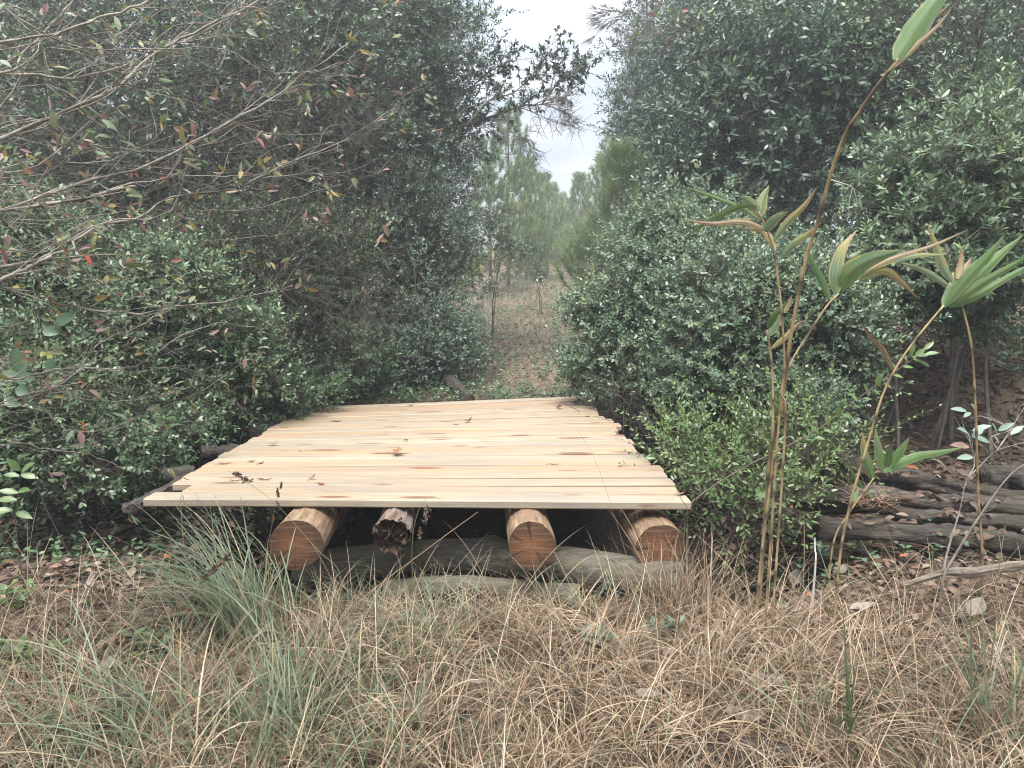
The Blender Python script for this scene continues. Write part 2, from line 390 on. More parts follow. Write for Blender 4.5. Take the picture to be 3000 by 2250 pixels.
def ring_mat():
    m, t, p, out = material('sawn_log_end')
    g = N(t, 'ShaderNodeTexCoord')
    sx = N(t, 'ShaderNodeSeparateXYZ'); t.links.new(g.outputs['Object'], sx.inputs[0])
    n0 = N(t, 'ShaderNodeTexNoise'); n0.inputs['Scale'].default_value = 9; t.links.new(g.outputs['Object'], n0.inputs['Vector'])
    r = mth(t, 'SQRT', mth(t, 'ADD', mth(t, 'POWER', mth(t, 'ABSOLUTE', mth(t, 'ADD', sx.outputs[0], .008)), 2.), mth(t, 'POWER', mth(t, 'ABSOLUTE', mth(t, 'ADD', sx.outputs[2], .01)), 2.)))
    r = mth(t, 'ADD', r, mth(t, 'MULTIPLY', n0.outputs['Fac'], .018))
    w = mth(t, 'SINE', mth(t, 'MULTIPLY', r, 720.0))
    heart = ramp(t, r, [(.02, (.22, .105, .050)), (.055, (.17, .075, .036)), (.085, (.105, .055, .029)), (.12, (.065, .040, .025))])
    c = mixc(t, ramp(t, w, [(.1, 0.), (.8, .85)]), heart, (.075, .035, .018))
    n1 = N(t, 'ShaderNodeTexNoise'); n1.inputs['Scale'].default_value = 14; n1.inputs['Detail'].default_value = 6; n1.inputs['Roughness'].default_value = .7
    t.links.new(g.outputs['Object'], n1.inputs['Vector'])
    c = mixc(t, ramp(t, n1.outputs['Fac'], [(.48, 0.), (.7, .75)]), c, (.07, .045, .03))
    mp = N(t, 'ShaderNodeMapping'); mp.inputs['Rotation'].default_value = (0, .6, 0); mp.inputs['Scale'].default_value = (8, 8, 130)
    t.links.new(g.outputs['Object'], mp.inputs[0])
    n2 = N(t, 'ShaderNodeTexNoise'); n2.inputs['Scale'].default_value = 1; n2.inputs['Detail'].default_value = 3; t.links.new(mp.outputs[0], n2.inputs['Vector'])
    c = mixc(t, ramp(t, n2.outputs['Fac'], [(.5, 0.), (.7, .45)]), c, (.28, .16, .085))
    an = mth(t, 'ARCTAN2', sx.outputs[0], sx.outputs[2])
    oi = N(t, 'ShaderNodeObjectInfo')
    n3 = N(t, 'ShaderNodeTexNoise'); n3.noise_dimensions = '1D'; n3.inputs['Scale'].default_value = 1.1; n3.inputs['Detail'].default_value = 1
    t.links.new(mth(t, 'ADD', an, mth(t, 'MULTIPLY', oi.outputs['Random'], 40.)), n3.inputs['W'])
    ck = ramp(t, mth(t, 'ABSOLUTE', mth(t, 'SUBTRACT', n3.outputs['Fac'], .5)), [(0, 1.), (.005, .6), (.012, 0.)])
    ck = mth(t, 'MULTIPLY', ck, ramp(t, mth(t, 'ADD', r, mth(t, 'MULTIPLY', n1.outputs['Fac'], .04)), [(.045, 0.), (.075, .85)]))
    c = mixc(t, ck, c, (.018, .011, .008))
    t.links.new(c, p.inputs['Base Color']); p.inputs['Roughness'].default_value = .8; p.inputs['Specular IOR Level'].default_value = .2
    b = N(t, 'ShaderNodeBump'); b.inputs['Strength'].default_value = .4; b.inputs['Distance'].default_value = .003
    t.links.new(n2.outputs['Fac'], b.inputs['Height']); t.links.new(b.outputs[0], p.inputs['Normal'])
    return m
M_RING = ring_mat()
def soil_mat():
    m, t, p, out = material('soil')
    g = N(t, 'ShaderNodeTexCoord')
    n = N(t, 'ShaderNodeTexNoise'); n.inputs['Scale'].default_value = 1.6; n.inputs['Detail'].default_value = 8; n.inputs['Roughness'].default_value = .7
    n2 = N(t, 'ShaderNodeTexNoise'); n2.inputs['Scale'].default_value = 38; n2.inputs['Detail'].default_value = 5
    t.links.new(g.outputs['Object'], n.inputs['Vector']); t.links.new(g.outputs['Object'], n2.inputs['Vector'])
    c = ramp(t, n.outputs['Fac'], [(.3, (.030, .022, .016)), (.5, (.065, .047, .032)), (.7, (.12, .09, .06))])
    c = mixc(t, ramp(t, n2.outputs['Fac'], [(.45, 0.), (.75, .6)]), c, (.17, .125, .085))
    # the worn track beyond the bridge is sandier
    sx = N(t, 'ShaderNodeSeparateXYZ'); t.links.new(g.outputs['Object'], sx.inputs[0])
    sand = mth(t, 'MULTIPLY', ramp(t, mth(t, 'MULTIPLY', sx.outputs[1], .02), [(.13, 0.), (.17, 1.), (1, 1.)]), ramp(t, n.outputs['Fac'], [(.5, 0.), (.62, .8)]))
    c = mixc(t, sand, c, (.33, .285, .23))
    far = ramp(t, mth(t, 'MULTIPLY', sx.outputs[1], .02), [(.128, 0.), (.15, .62), (1, .62)])
    c = mixc(t, far, c, (.27, .215, .15))
    c = mixc(t, ramp(t, mth(t, 'ADD', mth(t, 'MULTIPLY', sx.outputs[2], -1.), 0.), [(.06, 0.), (.2, .9)]), c, (.012, .010, .008))  # shade under the deck painted in: low ground goes near black
    t.links.new(c, p.inputs['Base Color']); p.inputs['Roughness'].default_value = .95; p.inputs['Specular IOR Level'].default_value = .15
    b = N(t, 'ShaderNodeBump'); b.inputs['Strength'].default_value = .8; b.inputs['Distance'].default_value = .03
    t.links.new(n2.outputs['Fac'], b.inputs['Height']); t.links.new(b.outputs[0], p.inputs['Normal'])
    return m
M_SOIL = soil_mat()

# ------------------------------------------------------------------ ground
def ground():
    xs = np.unique(np.round(np.concatenate([np.linspace(-6, 6, 161), np.linspace(-30, 30, 61), np.linspace(-600, 600, 25)]), 4))
    ys = np.unique(np.round(np.concatenate([np.linspace(-4, 10, 187), np.linspace(10, 70, 61), np.linspace(70, 900, 25), [-60, -20]]), 4))
    X, Y = np.meshgrid(xs, ys)
    V = np.stack([X, Y, hgt(X, Y)], -1).reshape(-1, 3)
    nx, ny = len(xs), len(ys)
    i, j = np.meshgrid(np.arange(nx - 1), np.arange(ny - 1))
    b = (j * nx + i).ravel()[:, None]
    g = Geo(); g.add(V, [np.hstack([b, b + 1, b + nx + 1, b + nx])])
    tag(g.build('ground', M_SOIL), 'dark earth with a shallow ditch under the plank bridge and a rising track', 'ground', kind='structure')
ground()

# ------------------------------------------------------------------ the plank bridge
def bridge():
    FL, FR = S(423, 1462, 3.165), S(2021, 1470, 3.165)
    BL, BR = at(308, 407, 6.28), at(583, 396, 6.42)
    root = thing('plank_footbridge', 'new pale pine plank bridge laid on four round logs across the ditch', 'bridge', G3(0, 4.8))
    n, w0, th = 23, .1265, .038
    rg = np.random.default_rng(5)
    offs = {4: .03, 9: .03, 11: -.03, 13: .05, 14: .04, 16: -.03}
    for i in range(n):
        a = FL + (BL - FL) * (i + .02) / n
        b = FR + (BR - FR) * (i + .02) / n
        ex = nrm(b - a); ey = nrm(np.cross(np.array([0, 0, 1.]), ex))
        fw = nrm((BL + BR - FL - FR)); ey = nrm(fw - ex * np.dot(fw, ex)); ez = np.cross(ex, ey)
        a = a - ex * (rg.uniform(-.012, .012)) ; b = b + ex * (rg.uniform(-.012, .012) + offs.get(i, 0))
        if i == 0: a = a - ex * .0
        elif i == 1: a = a + ex * .10
        lift = rg.uniform(-.005, .005)
        w = w0 + rg.uniform(-.004, .002)
        c = .006
        prof = [(0, -c), (c, 0), (w - c, 0), (w, -c), (w, -th + c), (w - c, -th), (c, -th), (0, -th + c)]
        rows = []
        for s in np.linspace(0, 1, 9):
            o = a + (b - a) * s + ez * (lift + .002 * math.sin(s * 5 + i))
            rows.append([o + ey * u + ez * v for u, v in prof])
        V = np.array(rows).reshape(-1, 3)
        q = [[r * 8 + k, r * 8 + (k + 1) % 8, (r + 1) * 8 + (k + 1) % 8, (r + 1) * 8 + k] for r in range(8) for k in range(8)]
        g = Geo(); g.add(V, [q, [list(range(7, -1, -1)), list(range(64, 72))]])
        g.build('board', M_BOARD, root, smooth=False)
    # four log beams running under the boards
    def axis(px, py, Y0, r):
        p0 = at(px, py, Y0)
        s = (p0[0] - FL[0]) / (FR[0] - FL[0])
        bk = BL + (BR - BL) * s
        return p0, np.array([bk[0], 6.5, bk[2] - .04 - r])
    for (px, py, Y0, r) in ((296, 545, 2.98, .112), (532, 546, 2.98, .104), (660, 548, 3.07, .108)):
        p0, p1 = axis(px, py, Y0, r)
        L = 30
        P = p0 + (p1 - p0) * np.linspace(0, 1, L)[:, None]
        g = Geo(); k = 40
        d = nrm(p1 - p0); sx = nrm(np.cross(d, [0, 0, 1.])); sz = np.cross(sx, d)
        ang = np.arange(k) * 2 * math.pi / k
        rr = r * (1 + .035 * np.sin(2 * ang + px) + .022 * np.sin(3 * ang + 2 * px) + .012 * np.sin(7 * ang) + .008 * rg.standard_normal(k))
        V = []
        for q_, p in enumerate(P):
            e = rr * (1 + .018 * rg.standard_normal(k))
            if q_ == 0: e = rr
            V.append(p + e[:, None] * (sx * np.cos(ang)[:, None] + sz * np.sin(ang)[:, None]))
        q = [[a_ * k + b_, a_ * k + (b_ + 1) % k, (a_ + 1) * k + (b_ + 1) % k, (a_ + 1) * k + b_] for a_ in range(L - 1) for b_ in range(k)]
        g.add(np.array(V).reshape(-1, 3), [q, [list(range((L - 1) * k, L * k))]])
        o = g.build('log_beam', M_PEELED, root)
        # sawn end, slightly dished, its own object so that the rings are centred on it
        rings = [p0 - d * .003]
        for f in (.35, .7, 1.0):
            rings += list(p0 - d * (.003 if f < 1 else .0) + (rr * f)[:, None] * (sx * np.cos(ang)[:, None] + sz * np.sin(ang)[:, None]))
        tri = [[0, 1 + (b_ + 1) % k, 1 + b_] for b_ in range(k)]
        qd = [[1 + a_ * k + b_, 1 + a_ * k + (b_ + 1) % k, 1 + (a_ + 1) * k + (b_ + 1) % k, 1 + (a_ + 1) * k + b_] for a_ in range(2) for b_ in range(k)]
        e = Geo(); e.add(np.array(rings) - p0 + ORG[o.name], [tri, qd])
        eo = e.build('sawn_end', M_RING, o)
        eo.location = [float(v) for v in (p0 - ORG[o.name])]
    # the rotten, splintered beam
    r = .078
    p0, p1 = axis(391, 536, 3.02, r)
    d = nrm(p1 - p0); sx = nrm(np.cross(d, [0, 0, 1.])); sz = np.cross(sx, d)
    k, L = 44, 26
    ang = np.arange(k) * 2 * math.pi / k
    jag = .025 * rg.random(k) + .02 * (rg.random(k) > .6) - .05 * np.clip(np.sin(ang) - .3, 0, 1)
    V = []
    for q_ in range(L):
        f = q_ / (L - 1)
        base = p0 + (p1 - p0) * f
        e = r * (1 + .03 * np.sin(4 * ang + 1) + .05 * rg.standard_normal(k) * (1 - min(1, f * 6)) + .01 * rg.standard_normal(k))
        V.append(base + (d[None] * (jag * max(0, 1 - q_ / 2.0))[:, None]) + e[:, None] * (sx * np.cos(ang)[:, None] + sz * np.sin(ang)[:, None]))
    q = [[a_ * k + b_, a_ * k + (b_ + 1) % k, (a_ + 1) * k + (b_ + 1) % k, (a_ + 1) * k + b_] for a_ in range(L - 1) for b_ in range(k)]
    g = Geo(); g.add(np.array(V).reshape(-1, 3), [q])
    o = g.build('log_beam', bark_mat('rotten_log_side', (.06, .034, .026), (.30, .21, .15), (55, 5, 30), .85, 1.0, c3=(.20, .18, .17)), root)
    o['label'] = 'rotten splintered log beam'
    e = Geo()
    rows = []
    for f, dep in ((.97, -.015), (.8, .0), (.55, .012), (.3, .0), (.12, -.01)):
        rows.append(p0 + d * (dep + .03) + d * (.022 * rg.standard_normal(k))[:, None] + (r * f * (1 + .1 * rg.standard_normal(k)))[:, None] * (sx * np.cos(ang)[:, None] + sz * np.sin(ang)[:, None]))
    q = [[a_ * k + b_, (a_ + 1) * k + b_, (a_ + 1) * k + (b_ + 1) % k, a_ * k + (b_ + 1) % k] for a_ in range(4) for b_ in range(k)]
    e.add(np.array(rows).reshape(-1, 3), [q, [list(range(4 * k, 5 * k))]])
    e.build('broken_end', bark_mat('rotten_core', (.012, .009, .007), (.16, .10, .06), (70, 70, 70), .9, 1.0), o)
    return FL, FR, BL, BR
FL, FR, BL, BR = bridge()
def deck_at(sx, sy):                   # photo pixel -> point on the deck
    a, b = 3.1, 6.6
    for _ in range(40):
        m = (a + b) / 2
        p = S(sx, sy, m)
        v = (p[1] - FL[1]) / (BL[1] - FL[1]); u = (p[0] - (FL[0] + (BL[0] - FL[0]) * v)) / ((FR[0] - FL[0]) * (1 - v) + (BR[0] - BL[0]) * v)
        z = (FL[2] * (1 - u) + FR[2] * u) * (1 - v) + (BL[2] * (1 - u) + BR[2] * u) * v
        if p[2] > z: a = m
        else: b = m
    return p + np.array([0, 0, .004])

# ------------------------------------------------------------------ old logs, weathered plank
def log(name, label, cat, pts, r0, r1, mat, n=26, k=22, rough=.05, seed=1, group=None, knots=()):
    rg = np.random.default_rng(seed)
    P = curve(pts, n)
    T = nrm(np.gradient(P, axis=0))
    sx = nrm(np.cross(T, [0, 0, 1.])); sz = np.cross(sx, T)
    ang = np.arange(k) * 2 * math.pi / k
    lobes = 1 + rough * .8 * np.sin(2 * ang + seed) + rough * .6 * np.sin(5 * ang + 2 * seed)
    V = []
    for i in range(n):
        f = i / (n - 1)
        r = (r0 + (r1 - r0) * f) * (lobes + rough * .35 * rg.standard_normal(k) + rough * 1.1 * np.sin(3 * ang + 5 * f + seed) * math.sin(13 * f + 2 * seed) + rough * .7 * np.sin(ang + 17 * f)) * (1 + rough * .9 * math.sin(f * 9 + seed) + rough * .6 * math.sin(f * 23 + seed))
        for kf, ka, kh in knots:
            r = r + kh * np.exp(-((f - kf) / .03) ** 2) * np.exp(-(((ang - ka + math.pi) % (2 * math.pi) - math.pi) / .4) ** 2)
        if i in (0, n - 1): r = r * .97
        V.append(P[i] + r[:, None] * (sx[i] * np.cos(ang)[:, None] + sz[i] * np.sin(ang)[:, None]))
    q = [[a * k + b, a * k + (b + 1) % k, (a + 1) * k + (b + 1) % k, (a + 1) * k + b] for a in range(n - 1) for b in range(k)]
    g = Geo(); g.add(np.array(V).reshape(-1, 3), [q, [list(range(k - 1, -1, -1)), list(range((n - 1) * k, n * k))]])
    mid = P[n // 2].copy(); mid[2] -= r0
    o = g.build(name, mat, loc=mid)
    return tag(o, label, cat, group)
log('fallen_log', 'long grey barkless log lying crosswise under the sawn log ends of the bridge', 'log',
    [Dp(640, 1225, 3.5), Dp(900, 1203, 3.5), Dp(1060, 1205, 3.42), Dp(1250, 1224, 3.24), Dp(1400, 1246, 3.08), Dp(1470, 1258, 3.02)], .08, .085, M_GREYLOG, seed=3, knots=((.52, 1.9, .03),), rough=.03)
log('fallen_log', 'dark sunken log half buried in dry grass below the grey crosswise log', 'log',
    [Dp(830, 1275, 3.12), Dp(1020, 1268, 3.14), Dp(1250, 1285, 3.12)], .05, .045, M_GREYLOG, seed=4)
PILE = 'old dark logs heaped in the ditch beside the canes'
log('fallen_log', 'uppermost bowed dark log of the heap, running behind the low cane leaf fan', 'log',
    [S(2440, 1330, 4.5), S(2560, 1385, 4.45), S(2740, 1420, 4.35), S(2900, 1455, 4.2), S(3080, 1480, 4.1)], .050, .056, M_OLDLOG, seed=5, group=PILE, rough=.15, n=48, k=28)
log('fallen_log', 'thick smooth dark log at the middle of the heap with pine straw on it', 'log',
    [S(2330, 1462, 3.95), S(2560, 1468, 3.9), S(2800, 1486, 3.85), S(3080, 1502, 3.8)], .068, .064, M_OLDLOG, seed=6, rough=.15, group=PILE, n=48, k=28)
log('fallen_log', 'slim dark log wedged just in front of the thick smooth one', 'log',
    [S(2620, 1510, 3.72), S(2800, 1520, 3.7), S(3080, 1545, 3.65)], .042, .044, M_OLDLOG, seed=7, group=PILE, rough=.15, n=48, k=28)
log('fallen_log', 'lowest cracked log of the heap, sunk in dead leaves beside the dry grass', 'log',
    [S(2390, 1545, 3.55), S(2560, 1552, 3.5), S(2760, 1572, 3.45), S(3080, 1600, 3.4)], .058, .048, M_OLDLOG, seed=8, group=PILE, rough=.15, n=48, k=28)
log('fallen_log', 'short broken grey log poking in from the edge above the heap', 'log',
    [S(2870, 1385, 4.6), S(2960, 1392, 4.6), S(3100, 1402, 4.6)], .058, .066, M_OLDLOG, seed=9, group=PILE, rough=.15, n=48, k=28)
log('broken_stub', 'grey weathered log stub leaning up against the far edge of the deck', 'log',
    [Dp(962, 815, 7.3), Dp(985, 835, 6.95), Dp(1012, 866, 6.6)], .055, .06, M_OLDLOG, seed=10, rough=.07)
log('fallen_log', 'cut dark log showing its round end under the leafy shrubs beside the deck', 'log',
    [S(738, 1272, 5.2), S(790, 1262, 5.4), S(860, 1240, 5.7)], .075, .07, M_OLDLOG, seed=12)
log('fallen_log', 'brown end of a rotting log touching the deck edge near the old plank', 'log',
    [S(588, 1330, 4.5), S(640, 1328, 4.55), S(700, 1322, 4.6)], .05, .05, M_OLDLOG, seed=13, rough=.1)
log('fallen_log', 'short pale grey log lying in the litter behind the old plank', 'log',
    [S(482, 1392, 4.1), S(520, 1388, 4.12), S(570, 1384, 4.15)], .05, .045, M_GREYLOG, seed=14, rough=.06)
log('decayed_log', 'crumbling grey log buried in the dry grass at the bottom edge', 'log',
    [S(1990, 2190, 1.98), S(2140, 2205, 1.97), S(2300, 2235, 1.95), S(2450, 2275, 1.93)], .05, .045, M_OLDLOG, seed=15, rough=.14, n=50, k=30)
log('decayed_log', 'pale splintered driftwood branch lying among dead leaves at the far edge', 'log',
    [S(2640, 1715, 2.9), S(2760, 1680, 2.9), S(2880, 1672, 2.85), S(3060, 1640, 2.85)], .010, .019, bark_mat('pale_deadwood', (.05, .04, .03), (.24, .20, .155), (6, 40, 40)), seed=16, rough=.2)
def plank():
    pts = [S(370, 1482, 3.35), S(600, 1366, 4.35)]
    d = nrm(pts[1] - pts[0]); up = np.array([0, 0, 1.]); sx = nrm(np.cross(d, up)); rg = np.random.default_rng(2)
    V = []
    for s in np.linspace(0, 1, 20):
        o = pts[0] + (pts[1] - pts[0]) * s
        for u, v in ((-.02, -.012), (-.018, .0), (.03, .008), (.045, .004), (.045, -.03), (-.01, -.034)):
            V.append(o + sx * (u + .004 * rg.standard_normal()) + up * (v + .004 * rg.standard_normal()) + d * .02 * rg.standard_normal() * (s in (0., 1.)))
    q = [[a * 6 + b, a * 6 + (b + 1) % 6, (a + 1) * 6 + (b + 1) % 6, (a + 1) * 6 + b] for a in range(19) for b in range(6)]
    g = Geo(); g.add(V, [q, [list(range(5, -1, -1)), list(range(114, 120))]])
    tag(g.build('old_plank', bark_mat('weathered_plank', (.018, .015, .012), (.095, .08, .066), (40, 3, 40), .85, 1.0), loc=pts[0], smooth=False), 'dark weathered timber lying slantwise along the edge of the new deck', 'plank')
plank()

# ------------------------------------------------------------------ leafy plants
def blob(dx, dy, Y, rx, ry, rd):
    m = Y / 1598.0
    return (*Dp(dx, dy, Y), rx * m, rd, ry * m)
def plant(nm, label, cat, bx, Y, blobs, nc, ns, k, L, W, mat, wood, stems=5, r0=.012, seed=1, spr=.09, up=.45, sig=.24, group=None,
          kind='hex', fol='foliage', shell=.45, trunk=False, spread=.12, twig=.0016, lean=None, kk=.75, low=.03, shoots=0, slen=.25):
    rg = np.random.default_rng(seed)
    x0 = float(Dp(bx, 540, Y)[0])
    base = G3(x0, Y, -.02)
    root = thing(nm, label, cat, base, group)
    B = np.array(blobs, float)
    vol = (B[:, 3] * B[:, 4] * B[:, 5]) ** .8
    ci = rg.choice(len(B), nc, p=vol / vol.sum())
    dv = nrm(rg.standard_normal((nc, 3)))
    ph = rg.uniform(0, 6.28, (4, 3)); fr = rg.uniform(1.5, 4, (4, 3))
    wob = 1 + .13 * np.sin(dv @ fr[0] * 1.5 + ph[0, 0]) + .13 * np.sin(dv @ fr[1] * 2 + ph[1, 0]) + .1 * rg.standard_normal(nc)
    rad = (shell + (1 - shell) * rg.random(nc) ** .6) * wob
    rr = B[ci, 3:6]
    C = B[ci, :3] + dv * rr * rad[:, None]
    ok = C[:, 2] > hgt(C[:, 0], C[:, 1]) + low
    C, ci, dv, rr = C[ok], ci[ok], dv[ok], rr[ok]
    nc = len(C)
    # main stems
    tops = C[np.argsort(-C[:, 2] + .5 * rg.random(nc) * np.ptp(C[:, 2]))[:max(stems * 3, 3)]]
    tops = tops[rg.permutation(len(tops))[:stems]]
    SP_, SR_ = [], []
    for q, tp in enumerate(tops):
        b = base + np.array([rg.normal(0, spread), rg.normal(0, spread), 0]) * (0 if trunk and q == 0 else 1)
        v = tp - b
        side = nrm(np.cross(v, rg.standard_normal(3))) * np.linalg.norm(v)
        P = curve([b, b + v * .3 + side * .05 + np.array([0, 0, .08 * v[2]]), b + v * .65 + side * rg.uniform(-.07, .07), tp], 16)
        rt = r0 * (1.0 if q == 0 else rg.uniform(.45, .85))
        R = rt * np.linspace(1, .22, 16)
        g = Geo(); tubes(g, P, R, 8 if r0 > .03 else 6)
        g.build('trunk' if (trunk and q == 0) else 'stem', wood, root)
        SP_.append(P); SR_.append(R)
    A = np.concatenate(SP_); AR = np.concatenate(SR_)
    dist = np.linalg.norm(C[:, None] - A[None], axis=2) + 2.0 * np.maximum(0, A[None, :, 2] - C[:, None, 2] + .05) + .3 * rg.random((nc, len(A)))
    jn = np.argmin(dist, axis=1)
    st, sr = A[jn], AR[jn]
    v = C - st
    lv = np.linalg.norm(v, axis=1, keepdims=True)
    bow = nrm(rg.standard_normal((nc, 3))) * lv * .09
    s = np.linspace(0, 1, 7)[None, :, None]
    BP = st[:, None] + v[:, None] * s + bow[:, None] * (s * (1 - s) * 4) + np.array([0, 0, 1.]) * (lv * .10)[:, None] * (s * (1 - s) * 4)
    BR_ = np.minimum(sr * .6, .004 + lv[:, 0] * .012)[:, None] * np.linspace(1, .3, 7)[None]
    gb = Geo(); tubes(gb, BP, BR_, 4)
    # sprigs around each clump
    m = nc * ns
    cc = np.repeat(np.arange(nc), ns)
    sg = sig * np.mean(rr, axis=1)
    sg = np.minimum(sg, .34)[cc][:, None]
    off = rg.standard_normal((m, 3)) * sg * np.array([1, 1, .75])
    sp0 = C[cc] + off * .35
    P0 = C[cc] + off
    out = nrm(dv[cc] * .55 + off / (sg + 1e-6) * .45 + np.array([0, 0, up]) + .35 * rg.standard_normal((m, 3)))
    tl = spr * rg.uniform(.6, 1.3, m)
    okk = P0[:, 2] > hgt(P0[:, 0], P0[:, 1]) + low
    sp0, P0, out, tl, cc = sp0[okk], P0[okk], out[okk], tl[okk], cc[okk]
    m = len(P0)
    if twig > 0:
        tw = np.stack([sp0 - (sp0 - C[cc]) * .8, (sp0 + P0) / 2 + .15 * (P0 - sp0), P0, P0 + out * tl[:, None]], 1)
        tubes(gb, tw, np.array([1.2, 1, .8, .4]) * twig, 3)
    # leaves up each sprig
    e1 = nrm(np.cross(out, rg.standard_normal((m, 3)))); e2 = np.cross(out, e1)
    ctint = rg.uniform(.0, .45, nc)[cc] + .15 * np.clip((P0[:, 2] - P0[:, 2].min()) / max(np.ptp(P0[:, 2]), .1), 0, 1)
    g = Geo()
    ga = rg.uniform(0, 6.28, m)
    for i in range(k):
        f = .12 + .88 * (i + .5) / k
        an = ga + i * 2.4 + .3 * rg.standard_normal(m)
        radv = e1 * np.cos(an)[:, None] + e2 * np.sin(an)[:, None]
        tip = i / max(k - 1, 1)
        D = out * (.35 + .6 * tip) + radv * (1 - .35 * tip) * kk * 1.2 + np.array([0, 0, .08])
        Nn = nrm(out * .6 + np.array([0, 0, .75]) + .45 * rg.standard_normal((m, 3)))
        sz = rg.uniform(.7, 1.2, m) * (1 - .25 * tip)
        keep = rg.random(m) < .93
        tint = np.clip(ctint + rg.uniform(0, .45, m) + .12 * tip + (rg.random(m) > .985) * .3, 0, 1)
        leaves(g, (P0 + out * (tl * f)[:, None])[keep], D[keep], Nn[keep], (L * sz)[keep], (W * sz)[keep], tint[keep], kind, curl=.15)
    if shoots:
        pick = rg.integers(0, nc, shoots)
        kl = max(8, int(slen / (L * .30)))
        Dm = nrm(dv[pick] * .55 + np.array([0, 0, .75]) + .4 * rg.standard_normal((shoots, 3)))
        ln = slen * rg.uniform(.6, 1.5, shoots)
        bend = rg.normal(0, .25, (shoots, 3)) * [1, 1, .3] + dv[pick] * [.25, .25, 0]
        s = np.linspace(0, 1, 9)[None, :, None]
        SPt = C[pick][:, None] + (Dm[:, None] * s + bend[:, None] * s ** 2) * ln[:, None, None]
        tubes(gb, SPt, .0019 * np.linspace(1, .4, 9)[None] * np.ones((shoots, 1)), 4)
        e1 = nrm(np.cross(Dm, rg.standard_normal((shoots, 3)))); e2 = np.cross(Dm, e1)
        ph0, ct = rg.uniform(0, 6.28, shoots), rg.uniform(.15, .6, shoots)
        for i in range(kl):
            f = .15 + .85 * (i + .5) / kl
            an = ph0 + i * 2.4
            radv = e1 * np.cos(an)[:, None] + e2 * np.sin(an)[:, None]
            T = nrm(Dm + bend * 2 * f)
            B_ = C[pick] + (Dm * f + bend * f * f) * ln[:, None]
            sz = rg.uniform(.75, 1.15, shoots) * (1.1 - .45 * f)
            leaves(g, B_, T * (.55 + .35 * f) + radv * .75, nrm(T * .7 + np.array([0, 0, .6]) + .3 * rg.standard_normal((shoots, 3))), L * sz, W * sz, np.clip(ct + rg.uniform(0, .35, shoots) + .15 * f, 0, 1), kind, curl=.15)
    gb.build('twigwork', wood, root)
    g.build(fol, mat, root)
    return root

# left side of the track
plant('holly_tree', 'tall dense evergreen with glossy dark leaves bordering the gap of sky', 'tree', 900, 9.6,
      [blob(860, 300, 9.6, 150, 240, 1.2), blob(800, 90, 9.6, 210, 200, 1.3), blob(960, 430, 9.3, 70, 120, .7), blob(960, 120, 9.5, 80, 100, .8), blob(960, 280, 9.4, 75, 100, .7)],
      330, 24, 9, .052, .024, M_HOLLY, M_BRANCH, 6, .06, seed=21, trunk=True, fol='crown', sig=.18, spr=.12)
plant('bay_tree', 'dark evergreen overhung with bare twigs behind the pale leaning branches', 'tree', 640, 8.2,
      [blob(640, 180, 8.2, 230, 250, 1.0), blob(760, 340, 8.4, 150, 160, .8), blob(560, 380, 8.0, 180, 160, .8)],
      260, 22, 8, .055, .024, M_HOLLY, M_WOODD, 7, .05, seed=22, trunk=True, fol='crown', sig=.18)
plant('bay_tree', 'shadowy evergreen at the edge of the frame, mostly hidden by bare branches', 'tree', 200, 7.6,
      [blob(230, 180, 7.6, 300, 260, 1.0), blob(120, 430, 7.4, 260, 180, .8), blob(380, 420, 7.6, 200, 180, .8)],
      260, 20, 8, .055, .024, M_HOLLY, M_WOODD, 8, .045, seed=23, trunk=True, fol='crown', sig=.18)
plant('wax_myrtle', 'rounded small-leaved grey-green shrub under the tall evergreen by the track', 'shrub', 930, 8.3,
      [blob(905, 600, 8.3, 115, 130, .7), blob(840, 480, 8.5, 140, 120, .8), blob(955, 510, 8.8, 65, 110, .5)],
      230, 22, 9, .040, .017, M_MYRTLE, M_WOODD, 8, .018, seed=24, shoots=90, slen=.3)
plant('wax_myrtle', 'low silvery green shrub spilling onto the track behind the deck corner', 'shrub', 900, 7.6,
      [blob(930, 730, 7.6, 110, 75, .45), blob(850, 780, 7.4, 90, 70, .4), blob(985, 770, 7.5, 55, 60, .3)],
      130, 18, 8, .038, .017, M_MYRTLE, M_WOODD, 9, .010, seed=25, low=.08, shoots=70, slen=.22)
plant('understorey_shrub', 'leafy shrub with round green leaves standing in the dark hollow behind the plank', 'shrub', 740, 6.9,
      [blob(760, 790, 6.9, 90, 90, .4), blob(690, 850, 6.6, 90, 60, .35), blob(700, 640, 7.0, 60, 110, .35)],
      110, 15, 8, .042, .021, M_UNDER, M_WOODD, 9, .008, seed=26, low=.06, shoots=40, slen=.3)
plant('understorey_shrub', 'small bright shrub whose leaves touch the far corner of the deck', 'shrub', 640, 5.9,
      [blob(640, 850, 5.9, 80, 55, .3), blob(570, 900, 5.7, 60, 50, .3)],
      60, 14, 7, .045, .021, M_UNDER, M_WOODD, 7, .007, seed=27, low=.05)
plant('understorey_shrub', 'dense thin-leaved shrub filling the middle of the shaded bank', 'shrub', 420, 5.3,
      [blob(400, 800, 5.3, 190, 110, .5), blob(330, 900, 5.0, 180, 80, .45), blob(500, 740, 5.6, 110, 100, .4)],
      190, 18, 8, .042, .017, M_UNDER, M_WOODD, 10, .009, seed=28, low=.06, shoots=60, slen=.3)
plant('understorey_shrub', 'bright leafy shrub seen through the lowest pale branches', 'shrub', 180, 4.9,
      [blob(190, 620, 4.9, 220, 120, .5), blob(330, 640, 5.1, 120, 110, .45), blob(60, 520, 4.9, 120, 110, .4)],
      200, 18, 8, .044, .018, M_RHODO, M_WOODD, 10, .010, seed=29, shoots=60, slen=.3)
